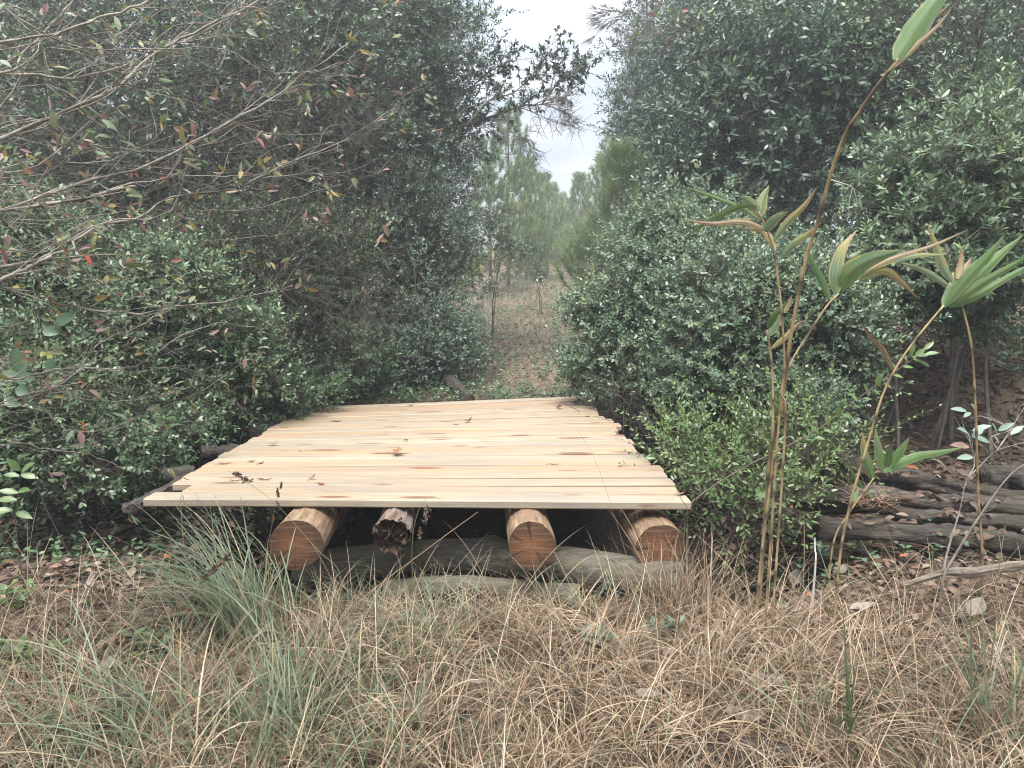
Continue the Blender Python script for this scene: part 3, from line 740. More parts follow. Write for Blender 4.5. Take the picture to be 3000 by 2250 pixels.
plant('understorey_shrub', 'dark small-leaved shrub under the brier leaves at the frame edge', 'shrub', 100, 4.3,
      [blob(110, 830, 4.3, 200, 130, .45), blob(250, 960, 4.1, 160, 70, .4), blob(20, 980, 3.9, 90, 90, .35)],
      170, 17, 8, .038, .017, M_UNDER, M_WOODD, 10, .008, seed=30, low=.05, shoots=50, slen=.25)
plant('oak_sapling', 'thin leaning sapling with small dark leaves beside the open track', 'sapling', 1058, 11.0,
      [blob(1095, 525, 11, 45, 30, .3), blob(1140, 545, 11, 25, 15, .2), blob(1085, 480, 11, 30, 30, .25)],
      26, 9, 6, .052, .024, M_HOLLY, M_WOODD, 3, .010, seed=31, spread=.03)
plant('oak_sapling', 'knee-high dark seedling standing alone in the brown grass of the track', 'sapling', 1165, 14.0,
      [blob(1165, 590, 14, 16, 22, .15)], 14, 9, 6, .05, .022, M_HOLLY, M_WOODD, 3, .008, seed=32, spread=.03)

plant('understorey_shrub', 'leafy dark shrub filling the hollow beneath the brown twig tangle', 'shrub', 590, 6.9,
      [blob(590, 590, 6.9, 130, 130, .5), blob(480, 560, 6.6, 120, 110, .5), blob(700, 560, 7.2, 90, 110, .5)],
      190, 17, 8, .046, .021, M_UNDER, M_WOODD, 9, .012, seed=33, shoots=50, slen=.3)

# right side of the track
plant('gallberry_shrub', 'broad rounded small-leaved shrub overhanging the far end of the deck', 'shrub', 1400, 6.3,
      [blob(1435, 600, 6.3, 115, 135, .6), blob(1350, 700, 6.1, 95, 90, .5), blob(1500, 530, 6.5, 105, 100, .6), blob(1275, 690, 6.4, 40, 60, .3), blob(1370, 800, 6.0, 100, 60, .4), blob(1250, 790, 6.0, 35, 50, .25)],
      330, 24, 9, .044, .020, M_GALL, M_WOODR, 14, .011, seed=41, twig=.0011, spread=.3, shell=.2, low=.12, shoots=170, slen=.3)
plant('gallberry_shrub', 'paler small-leaved shrub between the broad one and the upright canes', 'shrub', 1580, 5.4,
      [blob(1580, 680, 5.4, 150, 140, .55), blob(1690, 640, 5.3, 120, 110, .5), blob(1540, 830, 5.2, 140, 90, .45)],
      260, 22, 9, .042, .020, M_GALL, M_WOODR, 12, .010, seed=42, twig=.0011, spread=.25, shell=.2, low=.10, shoots=130, slen=.28)
plant('gallberry_shrub', 'loose dark green shrub behind the upright canes', 'shrub', 1770, 5.0,
      [blob(1780, 740, 5.0, 110, 130, .4), blob(1720, 860, 4.9, 110, 80, .4)],
      140, 20, 9, .040, .019, M_GALL, M_WOODR, 9, .009, seed=43, spread=.2, shell=.2, low=.10, shoots=70, slen=.28)
plant('laurel_tree', 'broad-leaved bluish laurel rising above the small-leaved shrubs', 'tree', 1650, 8.6,
      [blob(1640, 240, 8.6, 210, 190, 1.0), blob(1560, 400, 8.4, 170, 120, .8), blob(1760, 380, 8.4, 140, 140, .8), blob(1520, 280, 8.9, 100, 150, .8), blob(1720, 110, 8.6, 180, 120, .9)],
      215, 17, 8, .092, .034, M_LAUREL, M_WOODD, 7, .05, seed=44, shoots=60, slen=.35, trunk=True, fol='crown', sig=.2, spr=.13)
plant('rhododendron', 'light green whorled shrub standing beyond the drooping cane', 'shrub', 2060, 5.5,
      [blob(2050, 400, 5.5, 150, 150, .6), blob(2000, 530, 5.4, 130, 110, .55), blob(2170, 330, 5.6, 110, 140, .5), blob(2120, 590, 5.4, 110, 110, .5), blob(1930, 440, 5.6, 70, 70, .4)],
      250, 15, 9, .064, .023, M_RHODO, M_BRANCH, 8, .02, seed=45, spread=.2, sig=.22, spr=.07, shoots=70, slen=.25)
plant('hazy_tree', 'feathery evergreen with sky showing through, facing the tall dark one across the gap', 'tree', 1480, 12.5,
      [blob(1450, 200, 12.5, 100, 150, 1.0), blob(1570, 70, 12.5, 140, 150, 1.1), blob(1375, 330, 12.2, 45, 100, .6), blob(1360, 210, 12.5, 40, 35, .4), blob(1500, 330, 12.0, 120, 150, 1.0)],
      270, 20, 8, .066, .028, M_FAR, M_WOODD, 6, .07, seed=46, trunk=True, fol='crown', sig=.16, spr=.16)
plant('tupelo_tree', 'thin crowned tree with dark bare limbs in the upper corner behind the leaning cane', 'tree', 2110, 8.0,
      [blob(2050, 90, 8.0, 230, 170, .9), blob(1880, 190, 8.2, 110, 130, .7), blob(2150, 250, 8.0, 120, 120, .7)],
      170, 15, 7, .062, .026, M_UNDER, M_WOODD, 6, .05, seed=47, trunk=True, fol='crown', sig=.2, spr=.13)
plant('bank_shrub', 'sparse dark shrub hanging over the shaded leaf covered bank', 'shrub', 2030, 6.7,
      [blob(2030, 640, 6.7, 220, 80, .5), blob(2180, 720, 6.4, 70, 70, .4)], 80, 14, 7, .06, .024, M_UNDER, M_WOODD, 7, .012, seed=48, low=.2)
plant('green_shrub', 'fresh yellow-green shrub leaning out beside the front corner of the deck', 'shrub', 1560, 3.75,
      [blob(1560, 1000, 3.9, 135, 85, .35), blob(1690, 950, 3.9, 110, 80, .3), blob(1455, 960, 4.1, 50, 50, .25), blob(1620, 1080, 3.6, 130, 55, .3), blob(1800, 970, 3.8, 70, 60, .25)],
      95, 7, 7, .038, .0145, M_LIME, M_WOODR, 12, .006, seed=49, spread=.15, spr=.13, shell=.05, low=.05, twig=.0016, shoots=95, slen=.36, sig=.34)

# trees filling in behind: one of a kind, then copies; last four unseen by the camera, added to block low sky light
def copy_tree(o, parent=None):
    c = o.copy(); COL.objects.link(c)
    if parent is not None: c.parent = parent
    for ch in list(o.children): copy_tree(ch, c)
    return c
BACK = 'evergreens closing the wood behind'
back = plant('wood_tree', 'dim evergreen of the closed wood behind the front trees', 'tree', 300, 11.5,
             [blob(300, 120, 11.5, 230, 260, 1.3), blob(300, 420, 11.5, 220, 180, 1.2), blob(330, -160, 11.5, 170, 160, 1.1)],
             330, 16, 7, .085, .040, M_FAR, M_WOODD, 6, .09, seed=60, trunk=True, fol='crown', sig=.17, spr=.16, group=BACK, kind='rhomb', twig=0)
b0 = ORG[back.name]
for i, (x, y, s, rz) in enumerate(((-2.9, 12.6, .95, 1.1), (-6.6, 10.6, 1.0, 2.2), (-8.4, 12.5, 1.2, 4.0), (-4.4, 14.5, 1.15, 5.1), (3.9, 11.6, 1.0, .6), (5.9, 10.2, 1.05, 3.3), (7.6, 12.2, 1.2, 1.7), (5.0, 14.5, 1.1, 2.6), (3.4, 16.5, .95, 4.4), (-5.6, 3.4, 1.0, 3.0), (5.8, 3.6, 1.0, 1.2), (-4.8, -2.6, 1.1, .4), (5.0, -2.4, 1.1, 5.2))):
    c = copy_tree(back)
    c.location = (x, y, float(hgt(x, y)) - .05); c.scale = (s, s, s); c.rotation_euler = (0, 0, rz)
    c['group'] = BACK

# ------------------------------------------------------------------ pines
def pine(label, x, y, H, seed, tufts=5, whorls=9, nl=.22, nw=.006, per=26, reach=.28, first=.07, thin=1.0, cat='pine tree'):
    rg = np.random.default_rng(seed)
    b = G3(x, y, -.05)
    root = thing('pine_tree', label, cat, b)
    lean = rg.normal(0, .02, 2)
    zt = np.linspace(0, 1, 14)
    P = b + np.stack([lean[0] * H * zt ** 2, lean[1] * H * zt ** 2, H * zt], 1)
    g = Geo(); tubes(g, P, (.012 * H + .01) * np.linspace(1, .12, 14), 8); g.build('trunk', M_PINEBARK, root)
    gb, gn = Geo(), Geo()
    tipP, tipD = [P[-1], P[-1] - [0, 0, .12]], [np.array([0, 0, 1.]), np.array([0, 0, 1.])]
    for w in range(whorls):
        f = first + (1 - first) * (w + .4 * rg.random()) / whorls
        o = b + np.array([lean[0] * H * f * f, lean[1] * H * f * f, H * f])
        ln = H * reach * (1 - f) ** .7 * rg.uniform(.8, 1.2) + .12
        nb = rg.integers(4, 7)
        a0 = rg.uniform(0, 6.28)
        for q in range(nb):
            a = a0 + q * 6.283 / nb + rg.normal(0, .2)
            h = np.array([math.cos(a), math.sin(a), 0])
            l = ln * rg.uniform(.7, 1.15)
            pts = curve([o, o + h * l * .5 + [0, 0, l * .12], o + h * l * .82 + [0, 0, l * .45], o + h * l * .95 + [0, 0, l * .85]], 8)
            tubes(gb, pts, (.004 + .012 * l) * np.linspace(1, .3, 8), 4)
            for s in np.linspace(.45, 1, tufts):
                i = s * 7; i0 = int(min(i, 6)); p = pts[i0] + (pts[i0 + 1] - pts[i0]) * (i - i0)
                d = nrm(pts[i0 + 1] - pts[i0])
                tipP.append(p + rg.normal(0, .03, 3)); tipD.append(nrm(d + [0, 0, .35] + rg.normal(0, .25, 3)))
    tipP, tipD = np.array(tipP), np.array(tipD)
    m = len(tipP) * per
    per = int(per * 1.6); m = len(tipP) * per
    P0 = np.repeat(tipP, per, 0) + np.repeat(tipD, per, 0) * rg.uniform(-.12, .06, (m, 1))
    D = nrm(np.repeat(tipD, per, 0) * 1.0 + nrm(rg.standard_normal((m, 3))) * .8)
    Sd = nrm(np.cross(D, rg.standard_normal((m, 3))))
    l = nl * rg.uniform(.7, 1.2, (m, 1))
    V = np.stack([P0 + Sd * nw / 2, P0 - Sd * nw / 2, P0 + D * l + np.array([0, 0, -.12]) * l], 1)
    f = np.arange(m)[:, None] * 3
    gn.add(V, [np.hstack([f, f + 1, f + 2])], np.repeat(np.clip(np.repeat(rg.uniform(0, .6, len(tipP)), per) + rg.uniform(0, .35, m), 0, 1), 3))
    gb.build('branchwork', M_PINEBARK, root); gn.build('needle_crown', M_NEEDLE, root)
    return root
def pine_at(label, dx, dy, Y, seed, **kw):
    t = Dp(dx, dy, Y)
    pine(label, t[0], t[1], t[2] - float(hgt(t[0], t[1])), seed, **kw)
pine_at('slender young pine with a pointed top under the overhanging bough', 1098, 232, 21, 71, tufts=5, whorls=14, nw=.012, per=26, reach=.24)
pine_at('bushier pine just behind the slender pointed one', 1138, 338, 25, 72, tufts=6, whorls=12, nw=.016, per=26, reach=.3)
pine_at('yellowish pine pressed against the tall evergreen beside the pointed one', 1058, 300, 19, 73, tufts=5, whorls=12, nw=.012, per=24, reach=.24)
pine_at('round-topped pine further down the row beside the track', 1172, 378, 33, 74, tufts=6, whorls=10, nw=.022, per=26, reach=.34)
pine_at('dark pine near the end of the tree-lined track', 1190, 398, 44, 75, tufts=6, whorls=10, nw=.03, per=24, reach=.36, nl=.28)
pine_at('small distant pine where the row closes on the sky', 1206, 420, 58, 76, tufts=6, whorls=9, nw=.04, per=24, reach=.4, nl=.3)
pine_at('last low pine at the vanishing end of the track', 1217, 436, 80, 77, tufts=6, whorls=8, nw=.055, per=24, reach=.45, nl=.35)
pine_at('pointed pine with upturned branches across the track from the row', 1256, 378, 32, 78, tufts=5, whorls=12, nw=.02, per=26, reach=.26)
pine_at('low pine crowded below the pointed pine across the track', 1240, 432, 44, 79, tufts=6, whorls=8, nw=.03, per=24, reach=.4, nl=.28)
pine_at('tall background pine filling the gap behind the hazy evergreen', 1310, 330, 26, 80, tufts=6, whorls=12, nw=.016, per=24, reach=.3)
pine_at('long-needled young pine standing behind the broad small-leaved shrub', 1345, 305, 11.2, 81, tufts=6, whorls=10, nl=.32, nw=.006, per=15, reach=.17, first=.3)
for i, (dx, dy, Y) in enumerate(((1222, 492, 30), (1255, 480, 27), (1290, 470, 20), (1190, 500, 34), (1150, 480, 24), (1275, 500, 17))):
    pine_at(('knee-high feathery pine seedling at the end of the brown track', 'yellow-green pine seedling below the pointed pine across the track', 'bushy pine seedling at the foot of the tall background pine',
             'small pine seedling at the foot of the dark distant pine', 'pale pine seedling at the foot of the bushier pine', 'stout pine seedling just short of the long-needled pine')[i],
            dx, dy, Y, 90 + i, tufts=4, whorls=6, nl=.26, nw=.014, per=30, reach=.45, first=.05, cat='pine seedling')

# the long bough reaching over the gap, part of the tall holly
def bough():
    rg = np.random.default_rng(8)
    root = bpy.data.objects['holly_tree']
    g, gl = Geo(), Geo()
    mains = [[(860, 300), (930, 280), (1010, 270), (1080, 245), (1130, 228), (1170, 226), (1210, 214), (1238, 200)],
             [(930, 278), (990, 215), (1040, 170), (1080, 140), (1110, 128)],
             [(1085, 243), (1110, 290), (1135, 300), (1150, 330), (1165, 355)],
             [(1170, 226), (1205, 180), (1230, 160), (1245, 148)],
             [(1010, 268), (1060, 215), (1110, 200), (1160, 150), (1175, 130)],
             [(1120, 230), (1160, 246), (1195, 262), (1228, 270), (1238, 268)], [(1175, 226), (1205, 236), (1232, 250)], [(1150, 228), (1180, 215), (1222, 210), (1240, 196)]]
    for q, mm in enumerate(mains):
        P = curve([Dp(x, y, 9.3 - .1 * q) for x, y in mm], 24)
        r0 = .03 if q == 0 else (.007 if q in (2, 5, 6, 7) else .014)
        tubes(g, P, r0 * np.linspace(1, .15, 24), 5)
        nn = 26
        tt = rg.uniform(.25, 1, nn)
        for s in tt:
            i = int(s * 22); d = nrm(P[i + 1] - P[i])
            a = nrm(d + rg.normal(0, .55, 3) + [.1, 0, .1 if q not in (2, 5, 6) else -.15])
            l = rg.uniform(.15, .5) * (.55 if q in (2, 5, 6, 7) else 1)
            tw = curve([P[i], P[i] + a * l * .5 + rg.normal(0, .02, 3), P[i] + a * l + rg.normal(0, .04, 3) - [0, 0, .04]], 7)
            tubes(g, tw, (.0028 if q in (2, 5, 6, 7) else .005) * np.linspace(1, .3, 7), 3)
            for u in range(3):
                k = rg.integers(2, 6); a2 = nrm(tw[k + 1] - tw[k] + rg.normal(0, .6, 3) * .08 + rg.normal(0, .03, 3)); l2 = rg.uniform(.08, .2)
                t2 = np.stack([tw[k], tw[k] + a2 * l2 * .5, tw[k] + a2 * l2])
                tubes(g, t2, .003 * np.array([1, .7, .4]), 3)
                bare = (q in (2, 5, 6, 7)) or (q == 0 and s > .62 and a2[2] < .15)
                if not bare:
                    m = 13
                    leaves(gl, t2[1] + (t2[2] - t2[1]) * rg.random((m, 1)) * 1.1, a2 * .6 + rg.normal(0, .6, (m, 3)), np.array([0, 0, 1.]) + rg.normal(0, .5, (m, 3)), rg.uniform(.04, .06, m), rg.uniform(.017, .024, m), rg.uniform(0, .7, m))
    g.build('bough', M_BRANCH, root); gl.build('bough_foliage', M_HOLLY, root)
bough()
def far_bough():
    rg = np.random.default_rng(18)
    root = bpy.data.objects['hazy_tree']
    g = Geo()
    for mm in ([(1500, 60), (1440, 36), (1400, 28), (1360, 30), (1320, 40), (1286, 44)], [(1470, 48), (1430, 10), (1400, -8), (1370, -14)], [(1420, 30), (1390, 55), (1372, 76)], [(1360, 30), (1330, 24), (1300, 20)]):
        P = curve([Dp(x, y, 11.6) for x, y in mm], 18)
        tubes(g, P, .012 * np.linspace(1, .2, 18), 4)
        for _ in range(22):
            i = rg.integers(3, 17); d = nrm(P[i] - P[i - 1])
            a = nrm(d + rg.normal(0, .45, 3) + [0, 0, -.35]); l = rg.uniform(.1, .35)
            tubes(g, curve([P[i], P[i] + a * l * .5 + rg.normal(0, .015, 3), P[i] + nrm(a + [0, 0, -.3]) * l], 6), .0045 * np.linspace(1, .5, 6), 3)
            if rg.random() < .5:
                e = P[i] + nrm(a + [0, 0, -.3]) * l; m = 14
                D = nrm(nrm(a) + rg.normal(0, .25, (m, 3)))
                blades_ = np.stack([e + 0 * D, e + D * .09 + rg.normal(0, .003, (m, 3)), e + D * .17], 1)
                tubes(g, blades_, .0022 * np.array([1, .8, .4]), 3)
    g.build('bough', M_BRANCH, root)
far_bough()

# ------------------------------------------------------------------ bare twig tangle behind
def tangle():
    rg = np.random.default_rng(9)
    g = Geo()
    for (cx, cy, Y, rx, ry, n) in ((620, 380, 6.6, 230, 190, 480), (330, 330, 6.0, 330, 280, 420), (620, 640, 6.2, 220, 110, 260), (130, 500, 5.6, 200, 200, 260), (1420, 900, 5.6, 90, 50, 160)):
        m = n
        P0 = np.stack([Dp(cx + rx * (2 * rg.random() - 1), cy + ry * (2 * rg.random() - 1), Y + rg.normal(0, .4)) for _ in range(m)])
        a = nrm(rg.standard_normal((m, 3)) * np.array([1, .6, .9]))
        l = rg.uniform(.25, .9, (m, 1))
        b1, b2 = rg.normal(0, .1, (m, 3)), rg.normal(0, .1, (m, 3))
        s = np.linspace(-.5, .5, 8)
        P = P0[:, None] + a[:, None] * l[:, None] * s[None, :, None] + b1[:, None] * np.sin(s * 5)[None, :, None] + b2[:, None] * np.cos(s * 7)[None, :, None]
        P[..., 2] = np.maximum(P[..., 2], hgt(P[..., 0], P[..., 1]) + .01)
        tubes(g, P, rg.uniform(.0012, .0035, (m, 1)) * np.linspace(1, .5, 8)[None], 3)
    tag(g.build('twig_tangle', bark_mat('tangle_twig', (.022, .018, .015), (.095, .08, .064), (20, 20, 20))), 'tangle of thin bare brown twigs and vines in front of the dark evergreens', 'twigs', kind='stuff')
tangle()

# ------------------------------------------------------------------ the pale branching shrub at the near edge
def near_branches():
    rg = np.random.default_rng(14)
    z = lambda lst, oy=0: [(x / 2.212, oy + y / 2.212) for x, y in lst]
    limbs = [
        (z([(-250, 1010), (0, 905), (300, 780), (560, 650), (720, 590), (850, 480), (1060, 310), (1500, 100), (1720, -30)]), 2.1, 2.6, .011, .004),
        (z([(-250, 270), (0, 272), (330, 215), (700, 100), (980, 0), (1100, -60)]), 2.0, 2.3, .007, .004),
        (z([(-200, 470), (0, 485), (250, 480), (450, 510), (750, 440), (1090, 310), (1480, 120), (1600, -20)]), 2.3, 2.8, .008, .003),
        (z([(0, 480), (120, 380), (330, 170), (480, 0)]), 2.3, 2.4, .007, .005),
        (z([(-250, 1420), (0, 1370), (330, 1250), (650, 1150), (930, 1085), (1380, 850), (1700, 680), (2000, 460), (2212, 320), (2330, 200)]), 2.1, 2.9, .0095, .0022),
        (z([(-250, 1400), (0, 1365), (330, 1320), (600, 1270), (800, 1215)]), 2.0, 2.1, .009, .006),
        (z([(330, 1659), (480, 1550), (640, 1460), (900, 1410), (1130, 1270), (1500, 1230), (1850, 1060), (2212, 920), (2560, 700)]), 2.2, 2.9, .0085, .002),
        (z([(-200, -120), (0, 40), (330, 240), (520, 310), (800, 325), (1100, 310), (1480, 320), (1700, 455), (2000, 468), (2212, 400)]), 2.1, 2.6, .005, .0015),
        (z([(-200, 250), (340, 0)], 750) + z([(340, 1659)])[:0], 2.1, 2.2, .011, .008),
        (z([(-100, 130), (60, 210), (400, 315), (860, 370), (1200, 320), (1500, 285), (1720, 240), (1900, 190)], 750), 2.2, 2.7, .0055, .0018),
        (z([(-150, 860), (100, 800), (400, 730), (750, 730), (930, 690), (1150, 520), (1400, 440), (1650, 460)], 750), 2.3, 2.8, .006, .0016),
        (z([(0, 800), (200, 885), (370, 840), (520, 720), (620, 580), (850, 470), (1080, 360), (1230, 250)], 750), 2.4, 2.9, .0052, .0015),
        (z([(-150, 970), (0, 965), (270, 985), (380, 1100), (620, 1140), (900, 1040), (1300, 880), (1480, 760)], 750), 2.3, 2.8, .004, .0012),
        (z([(370, 840), (460, 910), (640, 935), (900, 930), (1250, 840)], 750), 2.5, 2.9, .0032, .001),
        (z([(-150, 1240), (120, 1215), (300, 1245), (620, 1300), (860, 1400)], 750), 2.3, 2.5, .004, .0015),
        (z([(0, 40), (350, 230), (800, 545), (1000, 600), (1350, 700), (1720, 860), (2120, 870)]), 2.5, 3.0, .0035, .001),
        (z([(150, 780), (480, 910), (800, 965), (1150, 970), (1600, 770), (2000, 700)]), 2.4, 2.9, .004, .001),
        (z([(0, 1095), (300, 1060), (650, 1050), (790, 1040), (1000, 1120), (1300, 1140), (1700, 1120), (2212, 940)]), 2.4, 2.8, .004, .0012),
        (z([(-50, 1210), (400, 1250), (780, 1350), (1100, 1360), (1600, 1360), (1900, 1280), (2212, 1190)]), 2.4, 2.8, .004, .0012),
        (z([(0, 1640), (250, 1640), (700, 1440), (1000, 1450), (1300, 1560), (1700, 1530), (2100, 1490)]), 2.4, 2.8, .0035, .001),
    ]
    root = thing('deciduous_shrub', 'large half-bare shrub of pale grey branches with scattered yellow and pink leaves', 'shrub', G3(-2.35, 2.1))
    # the trunk stands out of frame; the limbs rise from it
    trunk = curve([G3(-2.35, 2.1, -.05), (-2.2, 2.1, .8), (-2.05, 2.15, 1.5), (-2.0, 2.2, 2.6)], 16)
    g = Geo(); tubes(g, trunk, .035 * np.linspace(1, .5, 16), 10); g.build('trunk', M_TWIG, root)
    gt, gl = Geo(), Geo()
    tips = []
    for (pts, Y0, Y1, r0, r1) in limbs:
        n = len(pts)
        P3 = [S(x, y, Y0 + (Y1 - Y0) * i / max(n - 1, 1)) for i, (x, y) in enumerate(pts)]
        if P3[0][0] < -1.35:           # tie to the trunk
            k = np.argmin(np.abs(trunk[:, 2] - (P3[0][2] - .2))); P3 = [trunk[k]] + P3
        P = curve(P3, 44)
        P[1:-1] += rg.normal(0, .0022, (42, 3))
        R = np.interp(np.linspace(0, 1, 44), [0, .5, 1], [r0 * .8, (r0 + r1) * .36, r1 * .7])
        g = Geo(); tubes(g, P, R, 7); g.build('branch', M_TWIG, root)
        seg = np.linalg.norm(np.diff(P, axis=0), axis=1).sum()
        ns = int(seg * 11)
        for s in rg.uniform(.12, 1, ns):
            i = int(s * 42)
            d = nrm(P[i + 1] - P[i])
            a = nrm(d * .9 + rg.normal(0, .42, 3) * np.array([1, .7, 1]) + [.15, .05, 0])
            l = rg.uniform(.12, .55) * (1.1 - .4 * s)
            c1 = P[i] + a * l * .4 + rg.normal(0, .012, 3)
            tw = curve([P[i], c1, c1 + nrm(a + rg.normal(0, .25, 3)) * l * .35, c1 + nrm(a + d * .4 + rg.normal(0, .3, 3)) * l * .7], 9)
            rr = min(R[i] * .5, .0024)
            tubes(gt, tw, rr * np.linspace(1, .35, 9), 4)
            tips.append(tw[-3:])
            for u in range(rg.integers(1, 5)):
                k = rg.integers(1, 7); dd = nrm(tw[k + 1] - tw[k])
                a2 = nrm(dd + rg.normal(0, .5, 3)); l2 = rg.uniform(.04, .2)
                t2 = curve([tw[k], tw[k] + a2 * l2 * .5 + rg.normal(0, .006, 3), tw[k] + nrm(a2 + dd * .3) * l2], 5)
                tubes(gt, t2, max(rr * .55, .0007) * np.linspace(1, .4, 5), 3)
                if rg.random() < .3: tips.append(t2[-3:])
    gt.build('twigwork', M_TWIG, root)
    sel = [t for t in tips if rg.random() < .80]
    for t in sel:
        d = nrm(t[-1] - t[0])
        m = rg.choice([1, 2, 2, 3, 4])
        px = t[-1][0] / t[-1][1]
        D = nrm(d * .6 + rg.normal(0, .5, (m, 3)) + [0, 0, -.3])
        green = 1.0 if t[-1][2] > 1.95 and px < -.35 else 0
        tint = np.clip(np.where(rg.random(m) < .45 + .3 * green, rg.uniform(.0, .45, m), rg.uniform(.35, .86, m)), 0, 1)
        tint = np.where(rg.random(m) < .025, rg.uniform(.88, 1, m), tint)
        L = rg.uniform(.022, .05, m)
        leaves(gl, t[-1] + rg.normal(0, .008, (m, 3)), D, rg.normal(0, 1, (m, 3)) + [0, -.5, .7], L, L * rg.uniform(.3, .46, m), tint, 'oval', curl=.2, fold=.2)
    gl.build('foliage', M_AUTUMN, root)
near_branches()

def greenbrier():
    rg = np.random.default_rng(17)
    root = thing('greenbrier_vine', 'thin vine with heart-shaped green leaves climbing at the frame edge', 'vine', G3(-1.62, 2.75))
    pts = [S(115, 1440, 2.75), S(125, 1250, 2.72), S(118, 1100, 2.7), S(135, 990, 2.68), S(100, 900, 2.66), S(140, 760, 2.64)]
    g = Geo(); tubes(g, curve([G3(-1.62, 2.75)] + pts, 40), np.full(40, .0018), 5); g.build('stem', M_WOODD, root)
    for (sx, sy, ang, L, t) in ((80, 1050, -2.2, .085, .3), (118, 1032, -.3, .05, 1.0), (142, 1048, -1.2, .05, .4), (52, 1018, -1.7, .06, .35), (125, 965, -.2, .06, .25), (160, 945, .3, .075, .1), (5, 1095, -.2, .07, .4), (48, 1110, .1, .075, .2), (45, 1140, -.1, .07, .3), (14, 1165, -.5, .06, .35)):
        D = np.array([math.cos(ang), -.25, math.sin(ang)])
        gl = Geo(); leaves(gl, [S(sx, sy, 2.6 + rg.normal(0, .04))], [D], [[.1 + rg.normal(0, .2), -.8, .5]], L, L * .72, t, 'oval', .15, .12)
        gl.build('leaf', M_BRIER, root)
greenbrier()

# ------------------------------------------------------------------ canes
def cane(label, stem, Y, r, lv, seed, tipY=None):
    # stem: photo pixels from the base up; lv: (list of photo pixels base..tip, width m, tint at base, tint at tip)
    rg = np.random.default_rng(seed)
    n = len(stem)
    Ys = np.linspace(Y, tipY or Y, n)
    P3 = [S(x, y, yy) for (x, y), yy in zip(stem, Ys)]
    base = np.array([P3[0][0], P3[0][1], float(hgt(P3[0][0], P3[0][1])) - .03])
    root = thing('cane', label, 'cane', base)
    P = curve([base] + P3 if P3[0][2] - base[2] > .05 else P3, 60)
    R = r * np.linspace(1, .72, 60)
    nodes = np.arange(4, 60, 7); R = R.copy(); R[nodes] *= 1.3
    st = np.clip(.3 * np.exp(-np.linspace(0, 1, 60) * 4) + .12 * rg.standard_normal(60), 0, 1); st[nodes] = .95; st[nodes - 1] = np.maximum(st[nodes - 1], .5)
    g = Geo(); tubes(g, P, R, 10, t=st[None, :], cap=True); g.build('stem', M_CANESTEM, root)
    for (pp, w, t0, t1) in lv:
        m = 18
        dy = rg.normal(0, .05)
        Q = curve([S(x, y, (tipY or Y) + dy * i / (len(pp) - 1)) for i, (x, y) in enumerate(pp)], m)
        T = nrm(np.gradient(Q, axis=0))
        view = nrm(Q - np.array([0, 0, CAM_H]))
        sd = nrm(np.cross(T, view)); nrmv = np.cross(sd, T)
        tilt = rg.uniform(-.5, .5)
        sd = nrm(sd * math.cos(tilt) + nrmv * math.sin(tilt))
        ws = np.interp(np.linspace(0, 1, m), [0, .12, .35, .7, 1], [.25, .8, 1, .62, .03]) * w * .41
        rows, ts = [], []
        cols = np.linspace(-1, 1, 13); strk = rg.normal(0, .055, 13)
        for i in range(m):
            f = i / (m - 1)
            for ci_, c in enumerate(cols):
                rows.append(Q[i] + sd[i] * ws[i] * c + nrmv[i] * ws[i] * .28 * abs(c))
                edge = .26 * (abs(c) > .8) * (rg.random() > .4) + strk[ci_] + .05 * (abs(c) < .1)
                ts.append(min(1, max(0, t0 + (t1 - t0) * f ** 1.6 + edge + rg.normal(0, .03))))
        q = [[a * 13 + b, a * 13 + b + 1, (a + 1) * 13 + b + 1, (a + 1) * 13 + b] for a in range(m - 1) for b in range(12)]
        gl = Geo(); gl.add(rows, [q], ts)
        o = gl.build('leaf_blade', M_CANE, root)
        if t0 > .75: o['label'] = 'withered brown leaf blade'
zr = lambda lst: [(2000 + x / 2.212, y / 2.212) for x, y in lst]              # zoomed upper corner
zl = lambda lst: [(2000 + x / 2.212, 750 + y / 2.212) for x, y in lst]
cane('tallest cane leaning across to a broad leaf in the upper corner', [(2230, 1680)] + zl([(560, 1350), (600, 1150), (635, 1000), (700, 520), (800, 20)]) + zr([(880, 1420), (960, 1130), (1050, 880), (1170, 690), (1260, 560), (1400, 380)]), 2.75, .0072,
     [(zr([(1380, 390), (1480, 240), (1600, 60), (1720, -80), (1800, -160)]), .085, .35, .45), (zr([(1330, 460), (1480, 330), (1600, 150), (1740, 20)]), .028, .82, .8), (zr([(1380, 430), (1520, 290), (1650, 170), (1750, 40)]), .02, .8, .85)], 1, tipY=2.2)
cane('cane ending in a spray of pale and withered leaves between two upright stems', [(2300, 1260)] + zl([(640, 900), (660, 740), (650, 480), (630, 250), (600, 30)]) + zr([(590, 1620), (550, 1500), (490, 1370)]), 2.55, .0046,
     [(zr([(500, 1400), (520, 1290), (560, 1200)]), .05, .5, .58), (zr([(500, 1380), (430, 1300), (362, 1270)]), .04, .5, .56), (zr([(530, 1500), (600, 1420), (685, 1370)]), .045, .5, .58), (zr([(590, 1560), (680, 1440), (790, 1330), (875, 1205)]), .035, .5, .95),
      (zr([(510, 1430), (380, 1350), (180, 1270), (0, 1205)]), .022, .4, .3), (zr([(480, 1340), (380, 1335), (190, 1420), (0, 1545)]), .032, .35, .3), (zr([(560, 1500), (400, 1440), (200, 1450), (0, 1425)]), .028, .85, .95), (zr([(600, 1620), (560, 1540), (500, 1490), (390, 1480)]), .035, .68, .95),
      (zr([(640, 1670), (720, 1580), (830, 1500), (910, 1430)]), .03, .5, .95)], 2)
